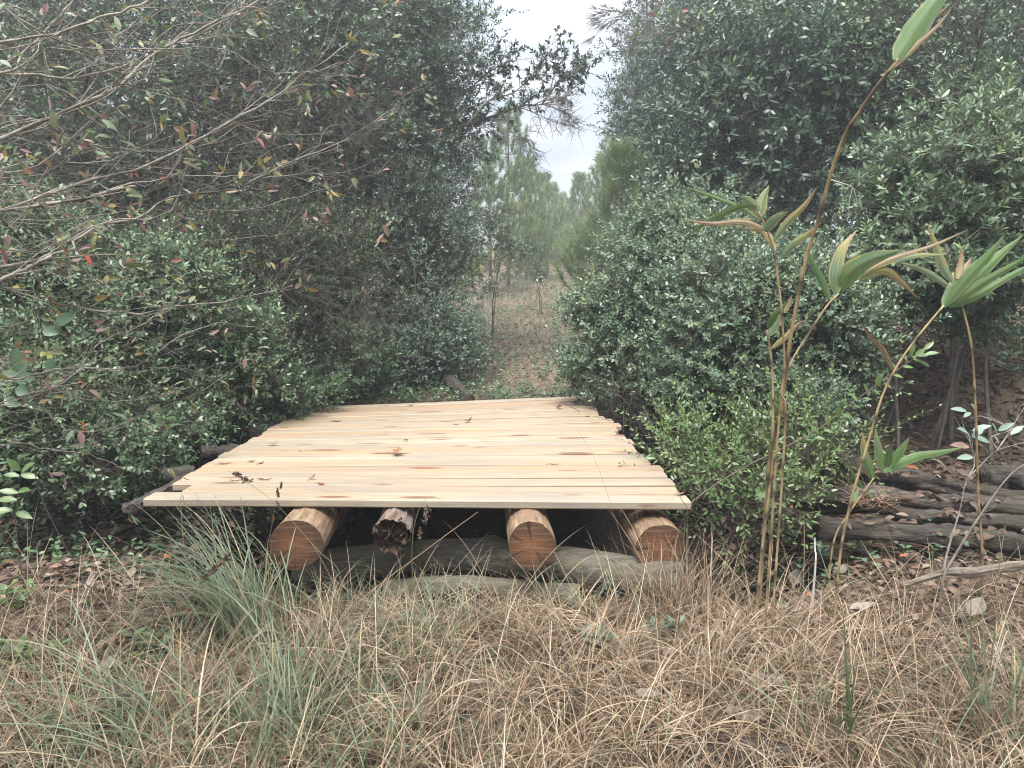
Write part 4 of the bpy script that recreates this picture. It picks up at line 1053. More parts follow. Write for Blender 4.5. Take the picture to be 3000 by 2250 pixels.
cane('slim upright cane with a torn leaf pair partway up and its base in the litter', [(2226, 1676), (2246, 1500), (2262, 1351), (2264, 1143), (2258, 1040), (2246, 967)], 2.7, .0058,
     [(zl([(550, 470), (600, 380), (690, 290)]), .035, .1, .3), (zl([(555, 520), (610, 440), (650, 350)]), .035, .5, .55), (zl([(575, 600), (660, 530), (740, 450), (810, 405)]), .032, .7, 1.0), (zl([(660, 370), (690, 300), (710, 250)]), .025, .78, .85)], 3)
cane('slanting cane with broad striped green leaves arching toward the frame edge', [(2275, 1330)] + zl([(640, 960), (700, 700), (820, 500), (930, 330), (1010, 245)]), 2.6, .0046,
     [(zl([(1000, 250), (990, 120), (1030, -40), (1130, -170)]), .062, .4, .9), (zl([(1030, 225), (1080, 110), (1220, 20), (1430, -40)]), .085, .35, .5), (zl([(955, 290), (900, 160), (830, 20), (800, -90)]), .03, .15, .3),
      (zl([(1080, 180), (1250, 60), (1500, 0), (1720, -10)]), .035, .45, .6), (zl([(1120, 150), (1300, 95), (1420, 170), (1525, 278)]), .04, .6, .95), (zl([(1150, 120), (1350, 20), (1600, -60), (1850, -170)]), .022, .85, .9)], 4)
cane('leaning cane topped by a big fan of green blades beside the drooping stem', [(2460, 1640), (2490, 1480), (2545, 1290), (2585, 1160), (2630, 1070), (2690, 985), (2765, 895)], 2.65, .0052,
     [(zl([(1690, 330), (1760, 200), (1830, 80), (1880, 0)]), .055, .35, 1.0), (zl([(1700, 320), (1850, 130), (1980, 0), (2090, -140)]), .06, .15, .3), (zl([(1700, 325), (1880, 160), (2060, -10), (2212, -140)]), .06, .2, .25),
      (zl([(1720, 320), (1950, 170), (2212, 20), (2300, -20)]), .04, .3, .3), (zl([(1730, 330), (1900, 260), (2212, 80), (2350, 40)]), .035, .25, .35), (zl([(1720, 190), (1550, 90), (1400, 40)]), .03, .5, .6), (zl([(1750, 170), (1690, 80), (1650, -40), (1590, -200)]), .04, .5, .8),
      (zl([(1780, 150), (1800, 60), (1810, -60)]), .035, .78, .9), (zl([(1365, 740), (1290, 600), (1220, 530), (1150, 425)]), .028, .85, .95)], 5)
cane('drooping bare yellow cane standing closest to the frame edge', [(2878, 1660), (2866, 1450), (2858, 1200), (2845, 1010), (2812, 875), (2790, 800)], 2.9, .0052, [], 6)
cane('short cane with a low fan of yellow-edged leaves over the dark logs', [(2440, 1600), (2490, 1500), (2560, 1400)], 2.8, .0042,
     [(S_, w, a, b) for S_, w, a, b in (
         ([(2557, 1404), (2533, 1330), (2528, 1262)], .045, .3, .9), ([(2585, 1378), (2572, 1310), (2564, 1255)], .045, .3, .68), ([(2600, 1370), (2605, 1330), (2606, 1312)], .045, .2, .35), ([(2612, 1362), (2640, 1320), (2665, 1280)], .04, .15, .3),
         ([(2590, 1382), (2680, 1340), (2760, 1325), (2825, 1310)], .045, .25, .3), ([(2528, 1430), (2505, 1400), (2480, 1352)], .022, .2, .3), ([(2500, 1470), (2508, 1450), (2515, 1428)], .022, .2, .3))], 7)

# saplings and single stems among the logs
def twiggy(nm, label, cat, stems, Y, r, lv, mat, lmat, seed, L=.05, lw=.4, side=0, rooted=True):
    rg = np.random.default_rng(seed)
    P0 = S(*stems[0][0], Y)
    base = np.array([P0[0], P0[1], float(hgt(P0[0], P0[1])) - .02]) if rooted else P0
    root = thing(nm, label, cat, base)
    for q, st in enumerate(stems):
        P3 = [S(x, y, Y + .02 * i) for i, (x, y) in enumerate(st)]
        if q == 0 and rooted: P3 = [base] + P3
        P = curve(P3, 26)
        R = (r if q == 0 else r * .55) * np.linspace(1, .35, 26)
        g = Geo(); tubes(g, P, R, 6)
        for _ in range(side):
            i = rg.integers(8, 24); a = nrm(nrm(P[i + 1] - P[i]) + rg.normal(0, .6, 3)); l = rg.uniform(.05, .16)
            tubes(g, curve([P[i], P[i] + a * l * .5 + rg.normal(0, .01, 3), P[i] + a * l], 5), r * .25 * np.linspace(1, .4, 5), 3)
        g.build('stem' if q == 0 else 'branch', mat, root)
    gl = Geo()
    for (x, y, ang, s, t) in lv:
        D = np.array([math.cos(ang), rg.normal(-.2, .2), math.sin(ang)])
        leaves(gl, [S(x, y, Y + rg.normal(0, .02))], [D], [[rg.normal(0, .3), -.6, .8]], L * s, L * s * lw, t, 'oval', .15, .15)
    if lv: gl.build('foliage', lmat, root)
zz6 = lambda lst: [(2200 + x / 2.765, 1100 + y / 2.765) for x, y in lst]
l6 = lambda lst: [(2200 + x / 2.765, 1100 + y / 2.765, a, s, t) for x, y, a, s, t in lst]
twiggy('bay_sapling', 'small sapling with pale blue-green leaves and white bare side twigs over the logs', 'sapling',
       [zz6([(1565, 1560), (1600, 1400), (1690, 1100), (1725, 920), (1755, 830)]), zz6([(1755, 830), (1850, 740), (1990, 610), (2212, 545)]), zz6([(1755, 830), (1810, 720), (1780, 560), (1760, 470)]), zz6([(1725, 920), (1620, 790), (1520, 690), (1450, 680)]), zz6([(1990, 610), (2080, 480), (2212, 260)]), zz6([(1990, 590), (1950, 500), (2100, 430), (1840, 320)])],
       3.1, .006, l6([(1750, 290, 2.9, 1.2, .4), (1830, 310, 2.2, 1.2, .45), (1780, 300, -2.9, .9, .5), (1760, 470, 2.6, 1.3, .4), (1790, 450, .6, 1.3, .5), (1790, 500, .6, 1.2, .45), (1800, 500, -.2, 1.3, .35), (1770, 580, 2.9, 1.6, .92), (1800, 660, 3.1, 1.3, .5), (1990, 480, 2.0, 1.1, .4), (2000, 450, .8, 1.2, .45), (2010, 560, 2.2, 1.1, .5), (2100, 480, .7, 1.2, .4)]),
       M_TWIG, leaf_mat('bay_leaf', [(0, (.10, .17, .11)), (.45, (.20, .28, .21)), (.6, (.26, .33, .25)), (1, (.33, .16, .13))], .4, .25), 31, .058, .42, side=4)
twiggy('bare_sapling', 'leafless grey stem rising slantwise out of the pale driftwood', 'sapling', [zz6([(1560, 1640), (1640, 1480), (1800, 1220), (2060, 850), (2240, 700)])], 2.85, .007, [], M_BRANCH, M_RHODO, 32, side=5)
twiggy('dead_stick', 'short white upright stick stub in the litter before the logs', 'stick', [zz6([(525, 1500), (520, 1420), (518, 1315)])], 2.9, .0065, [], bark_mat('white_stick', (.4, .38, .34), (.6, .57, .52), (40, 40, 40)), M_RHODO, 33)
twiggy('bent_stem', 'dark red-brown stem bending up past the front corner of the deck', 'stem', [zl([(20, 1650), (80, 1580), (200, 1490), (400, 1370), (640, 1250), (870, 1130), (1100, 950), (1330, 780), (1490, 670)])], 3.2, .0058,
       [(2000 + x / 2.212, 750 + y / 2.212, a, s, t) for x, y, a, s, t in [(1490 - 32 * i, 668 + 25.5 * i, (2.0 if i % 2 else -.25) + .3 * math.sin(i * 7), 1.0 + .25 * math.sin(i * 3), .45 + .4 * ((i * 37) % 10) / 10) for i in range(22)] + [(1500, 655, .9, 1.2, .6), (1520, 650, .2, 1.2, .5), (1480, 640, 1.6, 1.1, .8), (1530, 680, -.4, 1.0, .5), (1570, 640, .3, 1.1, .6), (1560, 610, .8, 1.1, .7)]],
       M_WOODR, M_LIME, 34, .052, .42, side=3)
twiggy('dark_twig', 'thin black leafless twig standing before the front corner of the deck', 'twig', [[(2015, 1520), (2000, 1470), (1985, 1440), (1975, 1400)]], 3.0, .003, [], M_WOODD, M_RHODO, 35)
twiggy('seedling_tree', 'tall seedling with a few broad bright leaves at the near frame edge', 'seedling', [zl([(100, 1659), (120, 1580), (135, 1430)]) and [(45, 1530), (52, 1460), (60, 1390)]], 3.0, .003,
       [(60, 1380, 2.0, 1.3, .6), (62, 1385, .7, 1.5, .7), (60, 1390, -.1, 1.3, .8), (58, 1395, 2.9, 1.1, .5), (55, 1445, 2.8, 1.3, .6), (52, 1440, .3, 1.2, .5), (50, 1465, 3.0, 1.4, .75), (45, 1500, -.2, 1.4, .6), (40, 1495, 3.0, 1.4, .8)], M_WOODD, M_LIME, 36, .06, .42)
# white hanging twig in the dark under the laurel
twiggy('hanging_twig', 'white forked dead twig hanging in the dark beside the tallest cane', 'twig', [zr([(960, 1165), (1040, 1190), (1100, 1215), (1125, 1290), (1120, 1330), (1060, 1345)]), zr([(1040, 1190), (1030, 1260), (1045, 1330), (1030, 1420)]), zr([(1100, 1215), (1080, 1310), (1070, 1425)])], 4.6, .004, [], bark_mat('white_twig', (.4, .36, .32), (.58, .54, .48), (30, 30, 30)), M_RHODO, 37, rooted=False)

# ------------------------------------------------------------------ grass, litter, ground cover (uncountable)
def in_view(x, y): return np.abs(x) < .78 * y + .35
def dry_grass():
    rg = np.random.default_rng(51)
    g = Geo()
    # flat broken thatch lying on the soil
    n = 15000
    y = 1.5 + 1.6 * rg.random(n) ** .8; x = (2 * rg.random(n) - 1) * (.8 * y + .4)
    k = rg.random(n) < np.clip(.75 - .6 * (np.sin(5.3 * x + 2 * np.sin(3 * y)) * np.sin(6.1 * y + x) > .5), .1, 1)
    x, y = x[k], y[k]; n = len(x)
    P = np.stack([x, y, hgt(x, y) + rg.uniform(0, .03, n)], 1)
    blades(g, P, rg.uniform(0, 6.28, n), rg.uniform(.05, .2, n), rg.uniform(.9, 1.5, n), rg.uniform(1.4, 1.9, n), rg.uniform(.0014, .0040, n), np.clip(rg.normal(.38, .27, n), 0, 1), 3, .004, rg.uniform(-.9, .9, n))
    # tufts: blades fan out of common crowns and flop over
    m = 560
    cy = 1.55 + 1.42 * rg.random(m) ** .85; cx = (2 * rg.random(m) - 1) * (.8 * cy + .35)
    w = .5 + .5 * np.sin(1.9 * cx + 1.3) * np.sin(2.6 * cy + .4) + .6 * (np.abs(cx - .3) < .8) + .2
    w = np.where((cx > .95) & (cy > 2.55), w * .5, w)
    k = rg.random(m) < np.clip(w, .25, 1)
    cx, cy = cx[k], cy[k]; m = len(cx)
    per = rg.integers(20, 66, m)
    ci = np.repeat(np.arange(m), per); n = len(ci)
    size = rg.uniform(.6, 1.25, m) * (1 - .5 * sstep((cy - 2.65) / .3))
    lean = rg.uniform(0, 6.28, m); la = rg.uniform(0, .8, m)
    x = cx[ci] + rg.normal(0, .028, n); y = cy[ci] + rg.normal(0, .028, n)
    az = np.where(rg.random(n) < la[ci], lean[ci] + rg.normal(0, .6, n), rg.uniform(0, 6.28, n))
    ct = rg.normal(.52, .16, m)
    blades(g, np.stack([x, y, hgt(x, y)], 1), az, rg.uniform(.10, .34, n) * size[ci], rg.uniform(.15, 1.0, n), rg.uniform(1.1, 2.5, n), rg.uniform(.0015, .0044, n) * rg.uniform(.7, 1.1, n), np.clip(ct[ci] + rg.normal(0, .25, n) + .10 * (np.abs(x - .25) < .8), 0, 1), 6, .004, rg.uniform(-.9, .9, n))
    # long arching stalks and broken straight straws
    n = 1300
    y = 1.55 + 1.45 * rg.random(n); x = (2 * rg.random(n) - 1) * (.8 * y + .3)
    blades(g, np.stack([x, y, hgt(x, y)], 1), rg.uniform(0, 6.28, n), rg.uniform(.22, .55, n), rg.uniform(.1, .9, n), rg.uniform(.9, 2.0, n), rg.uniform(.0016, .0030, n), np.clip(rg.normal(.75, .2, n), 0, 1), 7, .01)
    n = 900
    y = 1.55 + 1.5 * rg.random(n); x = (2 * rg.random(n) - 1) * (.8 * y + .3)
    th = rg.uniform(.5, 1.5, n)
    blades(g, np.stack([x, y, hgt(x, y) + .02], 1), rg.uniform(0, 6.28, n), rg.uniform(.12, .4, n), th, th + rg.uniform(0, .15, n), rg.uniform(.0014, .0034, n), np.clip(rg.normal(.8, .16, n), 0, 1), 2, .01)
    # stalks standing in front of the log ends and thick round the last one
    n = 420
    x = np.where(rg.random(n) < .7, rg.normal(.70, .11, n), rg.uniform(-1.3, 1.0, n)); y = rg.uniform(2.72, 2.95, n)
    blades(g, np.stack([x, y, hgt(x, y)], 1), rg.uniform(0, 6.28, n), rg.uniform(.14, .42, n) * np.where(x > .35, 1.15, .8), rg.uniform(0, .6, n), rg.uniform(.4, 1.5, n), rg.uniform(.0014, .0028, n), np.clip(rg.normal(.62, .22, n), 0, 1), 6)
    tag(g.build('dry_grass', M_DRY), 'matted straw-coloured dead grass covering the ground before the bridge', 'grass', kind='stuff')
dry_grass()
def green_grass():
    rg = np.random.default_rng(52)
    g = Geo()
    n = 5200
    y = 1.55 + 1.65 * rg.random(n); x = (2 * rg.random(n) - 1) * (.8 * y + .3)
    w = np.exp(-((x + .8) / .75) ** 2) * 1.0 + .12 + .3 * (x > 1.1) * (y < 2.3)
    k = rg.random(n) < w
    x, y = x[k], y[k]; n = len(x)
    blades(g, np.stack([x, y, hgt(x, y)], 1), rg.uniform(0, 6.28, n), rg.uniform(.14, .34, n), rg.uniform(.1, .7, n), rg.uniform(.8, 1.9, n), rg.uniform(.0024, .0046, n), np.clip(rg.normal(.42, .25, n), 0, 1), 5, .008, rg.uniform(-.6, .6, n))
    tag(g.build('green_grass', M_GRASS), 'thin green grass blades growing up through the dead grass', 'grass', kind='stuff')
green_grass()
def path_cover():
    rg = np.random.default_rng(53)
    g = Geo()
    n = 42000
    y = 6.6 + 44 * rg.random(n) ** 2.0
    x = track_x(y) + rg.normal(0, 1, n) * (.75 + .028 * y)
    P = np.stack([x, y, hgt(x, y)], 1)
    sc = (y / 8) ** .7
    tall = 1 + 2.2 * sstep((y - 22) / 10) * rg.random(n)
    blades(g, P, rg.uniform(0, 6.28, n), rg.uniform(.05, .17, n) * tall * np.minimum(sc, 1.6), rg.uniform(.1, 1.1, n), rg.uniform(1.0, 2.1, n), .0028 * sc, np.clip(rg.normal(.62, .22, n), 0, 1), 3, .004, rg.uniform(-.8, .8, n))
    tag(g.build('track_grass', M_DRY), 'short brown grass growing along the track beyond the bridge', 'grass', kind='stuff')
    g = Geo()
    n = 9000
    y = 19 + 30 * rg.random(n); sd = np.where(rg.random(n) < .5, -1, 1)
    x = track_x(y) + sd * (1.1 + .03 * y + np.abs(rg.normal(0, .9, n)))
    ex = y > 36; x = np.where(ex, track_x(y) + rg.normal(0, 2.5, n), x)
    P = np.stack([x, y, hgt(x, y)], 1)
    blades(g, P, rg.uniform(0, 6.28, n), rg.uniform(.5, 1.15, n), rg.uniform(0, .35, n), rg.uniform(.3, .9, n), rg.uniform(.008, .016, n), np.clip(rg.normal(.45, .25, n), 0, 1), 4)
    tag(g.build('tall_sedge', M_SEDGE), 'tall yellow-green broomsedge edging the far end of the track', 'grass', kind='stuff')
    g = Geo()
    # low green herbs along the edges of the track and the banks
    n = 3400
    y = np.where(rg.random(n) < .65, 6.6 + 8 * rg.random(n) ** 1.5, 12 + 14 * rg.random(n))
    sd = np.where(rg.random(n) < .6, -1, 1)
    x = track_x(y) + sd * np.abs(rg.normal(.7, .5, n))
    more = 900
    xb = np.where(rg.random(more) < .7, rg.uniform(-3.4, -1.3, more), rg.uniform(1.3, 2.4, more)); yb = rg.uniform(3.3, 6.5, more)
    x, y = np.r_[x, xb], np.r_[y, yb]; n = len(x)
    h = rg.uniform(.03, .16, n)
    for q in range(7):
        a = rg.uniform(0, 6.28, n)
        B = np.stack([x, y, hgt(x, y) + h * (q + 1) / 7], 1)
        D = np.stack([np.cos(a), np.sin(a), rg.uniform(.0, .7, n)], 1)
        leaves(g, B, D, np.array([0, 0, 1.]) + rg.normal(0, .4, (n, 3)), rg.uniform(.025, .05, n), rg.uniform(.012, .022, n), rg.uniform(.1, .9, n), 'hex')
    tag(g.build('ground_cover', M_UNDER), 'low leafy herbs carpeting the banks and track edges', 'ground cover', kind='stuff')
path_cover()
def track_herbs():
    rg = np.random.default_rng(57)
    g = Geo()
    n = 5200
    y = 6.7 + 22 * rg.random(n) ** 1.7
    x = track_x(y) + rg.normal(0, .85, n)
    k = rg.random(n) < np.clip(.25 + .9 * np.sin(2.3 * x + 1.7 * np.sin(y)) * np.sin(1.3 * y + x) + .35 * (np.abs(x - track_x(y)) > .55), .05, 1)
    x, y = x[k], y[k]; n = len(x)
    h = rg.uniform(.02, .12, n)
    for q in range(6):
        a = rg.uniform(0, 6.28, n)
        B = np.stack([x + rg.normal(0, .02, n), y + rg.normal(0, .02, n), hgt(x, y) + h * (q + 1) / 6], 1)
        leaves(g, B, np.stack([np.cos(a), np.sin(a), rg.uniform(.0, .7, n)], 1), np.array([0, 0, 1.]) + rg.normal(0, .4, (n, 3)), rg.uniform(.025, .05, n) * (1 + .02 * y), rg.uniform(.012, .022, n) * (1 + .02 * y), rg.uniform(.1, 1, n), 'hex')
    tag(g.build('track_herbs', M_HERB), 'patchy grey-green herbs growing on the track beyond the bridge', 'herbs', kind='stuff')
track_herbs()
def litter():
    rg = np.random.default_rng(54)
    g = Geo()
    def put(x, y, s0, s1, tl, th):
        n = len(x)
        a = rg.uniform(0, 6.28, n)
        D = np.stack([np.cos(a), np.sin(a), rg.normal(.05, .25, n)], 1)
        L = rg.uniform(s0, s1, n)
        leaves(g, np.stack([x, y, hgt(x, y) + rg.uniform(.004, .03, n)], 1), D, np.array([0, 0, 1.]) + rg.normal(0, .35, (n, 3)), L, L * rg.uniform(.35, .6, n), np.clip(rg.uniform(tl, th, n) + (rg.random(n) > .985) * .5, 0, 1), 'oval', .25, .2)
    n = 9000
    put(rg.uniform(1.25, 5.2, n), rg.uniform(3.3, 8.5, n), .04, .09, .0, .75)
    put(rg.uniform(-4.6, -1.2, n), rg.uniform(3.2, 8.5, n), .035, .08, 0, .75)
    n = 3500
    y = rg.uniform(6.5, 14, n); put(track_x(y) + rg.normal(0, 1.1, n), y, .025, .06, .35, .97)
    n = 1400
    put(rg.uniform(.7, 2.4, n), rg.uniform(2.3, 3.4, n), .03, .07, .1, .95)
    put(rg.uniform(-2.4, -1.0, n), rg.uniform(2.5, 3.4, n), .03, .07, .1, .95)
    n = 900
    put(rg.uniform(-1.6, 1.6, n), rg.uniform(1.7, 3.1, n), .02, .05, .2, .95)
    # pine straw and sticks
    n = 2500
    x, y = rg.uniform(-1.2, 1.5, n), 6.5 + 5 * rg.random(n) ** 1.4
    blades(g, np.stack([x, y, hgt(x, y) + .01], 1), rg.uniform(0, 6.28, n), rg.uniform(.1, .3, n), 1.45, 1.6, .003, rg.uniform(.3, .95, n), 3, .006)
    n = 1200
    x, y = rg.uniform(.8, 2.5, n), rg.uniform(2.5, 4.4, n)
    blades(g, np.stack([x, y, hgt(x, y) + .01], 1), rg.uniform(0, 6.28, n), rg.uniform(.08, .28, n), 1.3, 1.7, .0028, rg.uniform(.3, .95, n), 3, .006)
    for (sx, sy, Yd, w_) in ((2700, 1395, 4.3, 90), (2850, 1470, 3.8, 110), (2640, 1455, 3.85, 70), (2760, 1512, 3.65, 90), (2600, 1540, 3.5, 110), (2880, 1570, 3.4, 90)):
        n = 26
        pp = np.array([S(sx + rg.normal(0, w_), sy + rg.normal(0, 7), Yd + rg.normal(0, .03)) for _ in range(n)])
        a = rg.uniform(0, 6.28, n); L = rg.uniform(.03, .075, n)
        leaves(g, pp + [0, 0, .012], np.stack([np.cos(a), np.sin(a), rg.normal(0, .3, n)], 1), np.array([0, -.3, 1.]) + rg.normal(0, .4, (n, 3)), L, L * rg.uniform(.3, .55, n), rg.uniform(.15, .95, n), 'oval', .25, .25)
    n = 160
    p = np.array([S(rg.normal(2560, 40), 1480 + rg.normal(0, 16), 3.6 + rg.normal(0, .08)) for _ in range(n)]) + [0, 0, .03]
    blades(g, p, rg.uniform(0, 6.28, n), rg.uniform(.05, .16, n), 1.2, 1.7, .0026, rg.uniform(.85, 1, n), 3)
    tag(g.build('leaf_litter', M_LITTER), 'brown fallen leaves and pine straw lying on the ditch banks and track', 'leaf litter', kind='stuff')
litter()

# ------------------------------------------------------------------ grass tussocks and single stalks
def tussock(label, dx, dy, n, az, spread, L0, L1, th1, W, seed, tint=.45, r=.06):
    rg = np.random.default_rng(seed)
    p = ground_at(dx, dy)
    g = Geo()
    P = p + np.stack([rg.normal(0, r, n), rg.normal(0, r, n), np.zeros(n)], 1); P[:, 2] = hgt(P[:, 0], P[:, 1]) - .01
    blades(g, P, az + rg.normal(0, spread, n), rg.uniform(L0, L1, n), np.abs(rg.normal(.25, .2, n)), th1 + rg.normal(0, .3, n), rg.uniform(W * .7, W * 1.5, n), np.clip(rg.normal(tint, .17, n) + .45 * (rg.random(n) < .25), 0, 1), 9, .01, rg.uniform(-.5, .5, n))
    tag(g.build('grass_tussock', M_GRASS, loc=p), label, 'grass tussock')
TP = math.pi
tussock('big blue-green grass tussock arching over before the weathered plank', 545, 1385, 170, TP - .35, .55, .35, .78, 1.75, .0042, 61, .45, .07)
tussock('dark upright grass clump in the middle of the bottom edge', 620, 1640, 100, TP * .6, 1.0, .25, .5, 1.1, .004, 62, .33, .09)
tussock('loose grass clump sweeping out of the lower corner', 300, 1650, 90, TP - .1, .6, .3, .65, 1.7, .0038, 63, .4, .12)
tussock('fine green grass clump before the second log beam', 900, 1420, 70, TP * .55, 1.3, .18, .36, 1.5, .003, 64, .45, .10)
tussock('short grass clump between the first log end and the splintered one', 760, 1290, 80, TP * .4, 1.3, .15, .34, 1.6, .003, 65, .5, .09)
tussock('few wide green blades standing near the crumbling log', 1815, 1640, 16, TP * .4, 1.2, .22, .45, .5, .006, 66, .25, .03)
tussock('tall stiff green blades at the frame edge in the dry grass', 2165, 1610, 26, TP * .5, 1.4, .3, .6, .5, .005, 67, .3, .06)
tussock('sparse green blades curving over the crumbling log', 1750, 1655, 12, TP - .2, .4, .35, .55, 1.9, .0045, 68, .55, .03)
tussock('pale green clump among straw left of the fallen red leaf', 1240, 1330, 70, TP * .5, 1.6, .12, .28, 1.4, .0025, 69, .6, .08)

def stalk(label, pts, Y, r, spikes, seed, mat=None, name='seed_stalk', cat='grass stalk'):
    rg = np.random.default_rng(seed)
    P3 = [S(x, y, Y + .01 * i) for i, (x, y) in enumerate(pts)]
    base = np.array([P3[0][0], P3[0][1], float(hgt(P3[0][0], P3[0][1])) - .01])
    root = thing(name, label, cat, base)
    P = curve([base] + P3 if P3[0][2] > base[2] + .03 else P3, 36)
    g = Geo(); tubes(g, P, r * np.linspace(1, .5, 36), 5, t=.8); g.build('stem', mat or M_DRY, root)
    for (x0, y0, x1, y1, w) in spikes:
        A, B = S(x0, y0, Y), S(x1, y1, Y)
        g = Geo(); m = 46
        f = rg.random((m, 1)); ax = B - A
        leaves(g, A + ax * f + rg.normal(0, w * .25, (m, 3)), ax / np.linalg.norm(ax) + rg.normal(0, .45, (m, 3)), rg.normal(0, 1, (m, 3)), np.linalg.norm(ax) * .22, w * .8, rg.uniform(0, 1, m), 'rhomb')
        tubes(g, np.stack([A, A + ax * .5, B]), np.array([w * .22, w * .3, w * .1]), 5)
        g.build('seed_head', M_SEED, root)
z6 = lambda lst: [(600 + x / 3.16, 1350 + y / 3.16) for x, y in lst]
stalk('long green stalk with a dark seed head crossing the front of the deck', z6([(1250, 1050), (1050, 830), (660, 400), (450, 240), (215, 90)]), 2.75, .0016, [(*z6([(260, 110)])[0], *z6([(380, 170)])[0], .016)], 81, M_GRASS)
stalk('thin upright stalk with brown beaded spikelets before the first log end', z6([(600, 1400), (560, 950), (620, 600), (670, 330), (710, 200)]), 2.7, .0014, [(*z6([(700, 260)])[0], *z6([(712, 200)])[0], .007), (*z6([(680, 340)])[0], *z6([(672, 265)])[0], .008), (*z6([(690, 430)])[0], *z6([(670, 385)])[0], .009)], 82, M_GRASS)
stalk('nodding sedge with hanging brown spikelets beside the splintered log', z6([(1920, 1080), (1925, 700), (1985, 450), (2080, 330), (2200, 370)]), 2.75, .0016, [(*z6([(2060, 410)])[0], *z6([(2040, 580)])[0], .014), (*z6([(1990, 610)])[0], *z6([(1992, 720)])[0], .010)], 83, M_GRASS)
stalk('bent dry sedge hooked over at the deck front near its corner', [(535, 1560), (530, 1490), (528, 1460), (535, 1450), (545, 1500)], 2.95, .002, [], 84)
stalk('fuzzy brown seed spike leaning over the grass tussock', [(520, 1790), (570, 1730), (665, 1632)], 2.45, .0015, [(583, 1712, 668, 1632, .012)], 85)
stalk('very long dark straw slanting down from the deck corner to the bottom edge', [(2560, 2140), (2450, 1990), (2280, 1790), (2130, 1600), (2030, 1450)], 2.4, .0026, [], 86, M_CANESTEM, 'straw', 'straw')
stalk('long pale straw rising diagonally before the grey crosswise log', [(1050, 1770), (1250, 1610), (1400, 1500)], 2.7, .002, [], 87, None, 'straw', 'straw')
stalk('pale stiff straw lying aslant in the lower corner', [(100, 2160), (220, 2180), (360, 2260)], 1.95, .0026, [], 88, None, 'straw', 'straw')
stalk('long thin straw standing before the third log end', [(1880, 2000), (1850, 1700), (1790, 1480), (1740, 1340), (1690, 1260)], 2.6, .0009, [], 89, None, 'straw', 'straw')
stalk('tall reddish straw near the frame edge', [(2740, 2200), (2800, 2060), (2850, 1950), (2960, 1720)], 2.2, .0018, [], 90, M_WOODR, 'straw', 'straw')
stalk('blurred green-yellow straw tip standing before the bare grey stem', [(2920, 1800), (2928, 1660), (2945, 1540)], 2.3, .0028, [], 91, M_GRASS, 'straw', 'straw')

# ------------------------------------------------------------------ small herbs
def herb(label, dx, dy, n, h, L, W, mat, seed, spread=.04, cat='plant'):
    rg = np.random.default_rng(seed)
    p = ground_at(dx, dy)
    root = thing('leafy_herb', label, cat, p)
    g, gl = Geo(), Geo()
    for q in range(n):
        top = p + np.array([rg.normal(0, spread), rg.normal(0, spread), h * rg.uniform(.7, 1.1)])
        P = curve([p + rg.normal(0, .008, 3) * [1, 1, 0], (p + top) / 2 + rg.normal(0, .015, 3), top], 8)
        tubes(g, P, .0016 * np.linspace(1, .5, 8), 4)
        m = 9
        f = np.linspace(.3, 1, m); a = np.arange(m) * 2.4 + rg.uniform(0, 6)
        B = np.stack([np.interp(f * 7, np.arange(8), P[:, i]) for i in range(3)], 1)
        D = np.stack([np.cos(a), np.sin(a), .35 + .4 * f], 1)
        leaves(gl, B, D, np.array([0, 0, 1.]) + rg.normal(0, .25, (m, 3)), L * rg.uniform(.7, 1.2, m), W * rg.uniform(.8, 1.1, m), rg.uniform(.2, .9, m), 'oval', .2, .15)
    g.build('stem', M_WOODD, root); gl.build('foliage', mat, root)
herb('grey-green toothed herb growing before the grey crosswise log', 1040, 1275, 5, .17, .05, .018, M_HERB, 1)
herb('blue-green broad-leaved herb alone in the straw below the third log end', 1300, 1415, 4, .08, .07, .03, M_HERB, 2)
herb('small herb with cut leaves before the last log beam', 1400, 1265, 3, .13, .045, .018, M_HERB, 3)
herb('pale herb in the dry grass near the fallen red leaf', 1420, 1390, 3, .08, .05, .02, M_HERB, 4)
herb('bright seedlings at the frame edge before the big tussock', 40, 1330, 5, .16, .05, .026, M_LIME, 5, .07)
herb('bright three-leaved plant low in the near corner of the grass', 60, 1480, 5, .12, .06, .03, M_LIME, 6, .06)
herb('green seedling in the straw beside the big tussock', 330, 1420, 4, .07, .06, .028, M_LIME, 7, .05)
herb('small leafy plant at the foot of the litter bank near the frame edge', 55, 1170, 4, .13, .05, .025, M_LIME, 8, .05)
herb('dark herb with narrow leaves at the base of the slim upright cane', 1700, 1190, 5, .12, .05, .018, M_UNDER, 9, .07)
herb('seedling between the slim cane and the short white stick', 1780, 1215, 3, .10, .06, .024, M_HERB, 10, .04)
herb('leafy tuft beside the last log beam under the deck corner', 1480, 1160, 5, .17, .03, .015, M_LIME, 11, .06)
herb('small round-leaved plant in front of the weathered plank', 250, 1105, 4, .10, .05, .03, M_LIME, 12, .05)

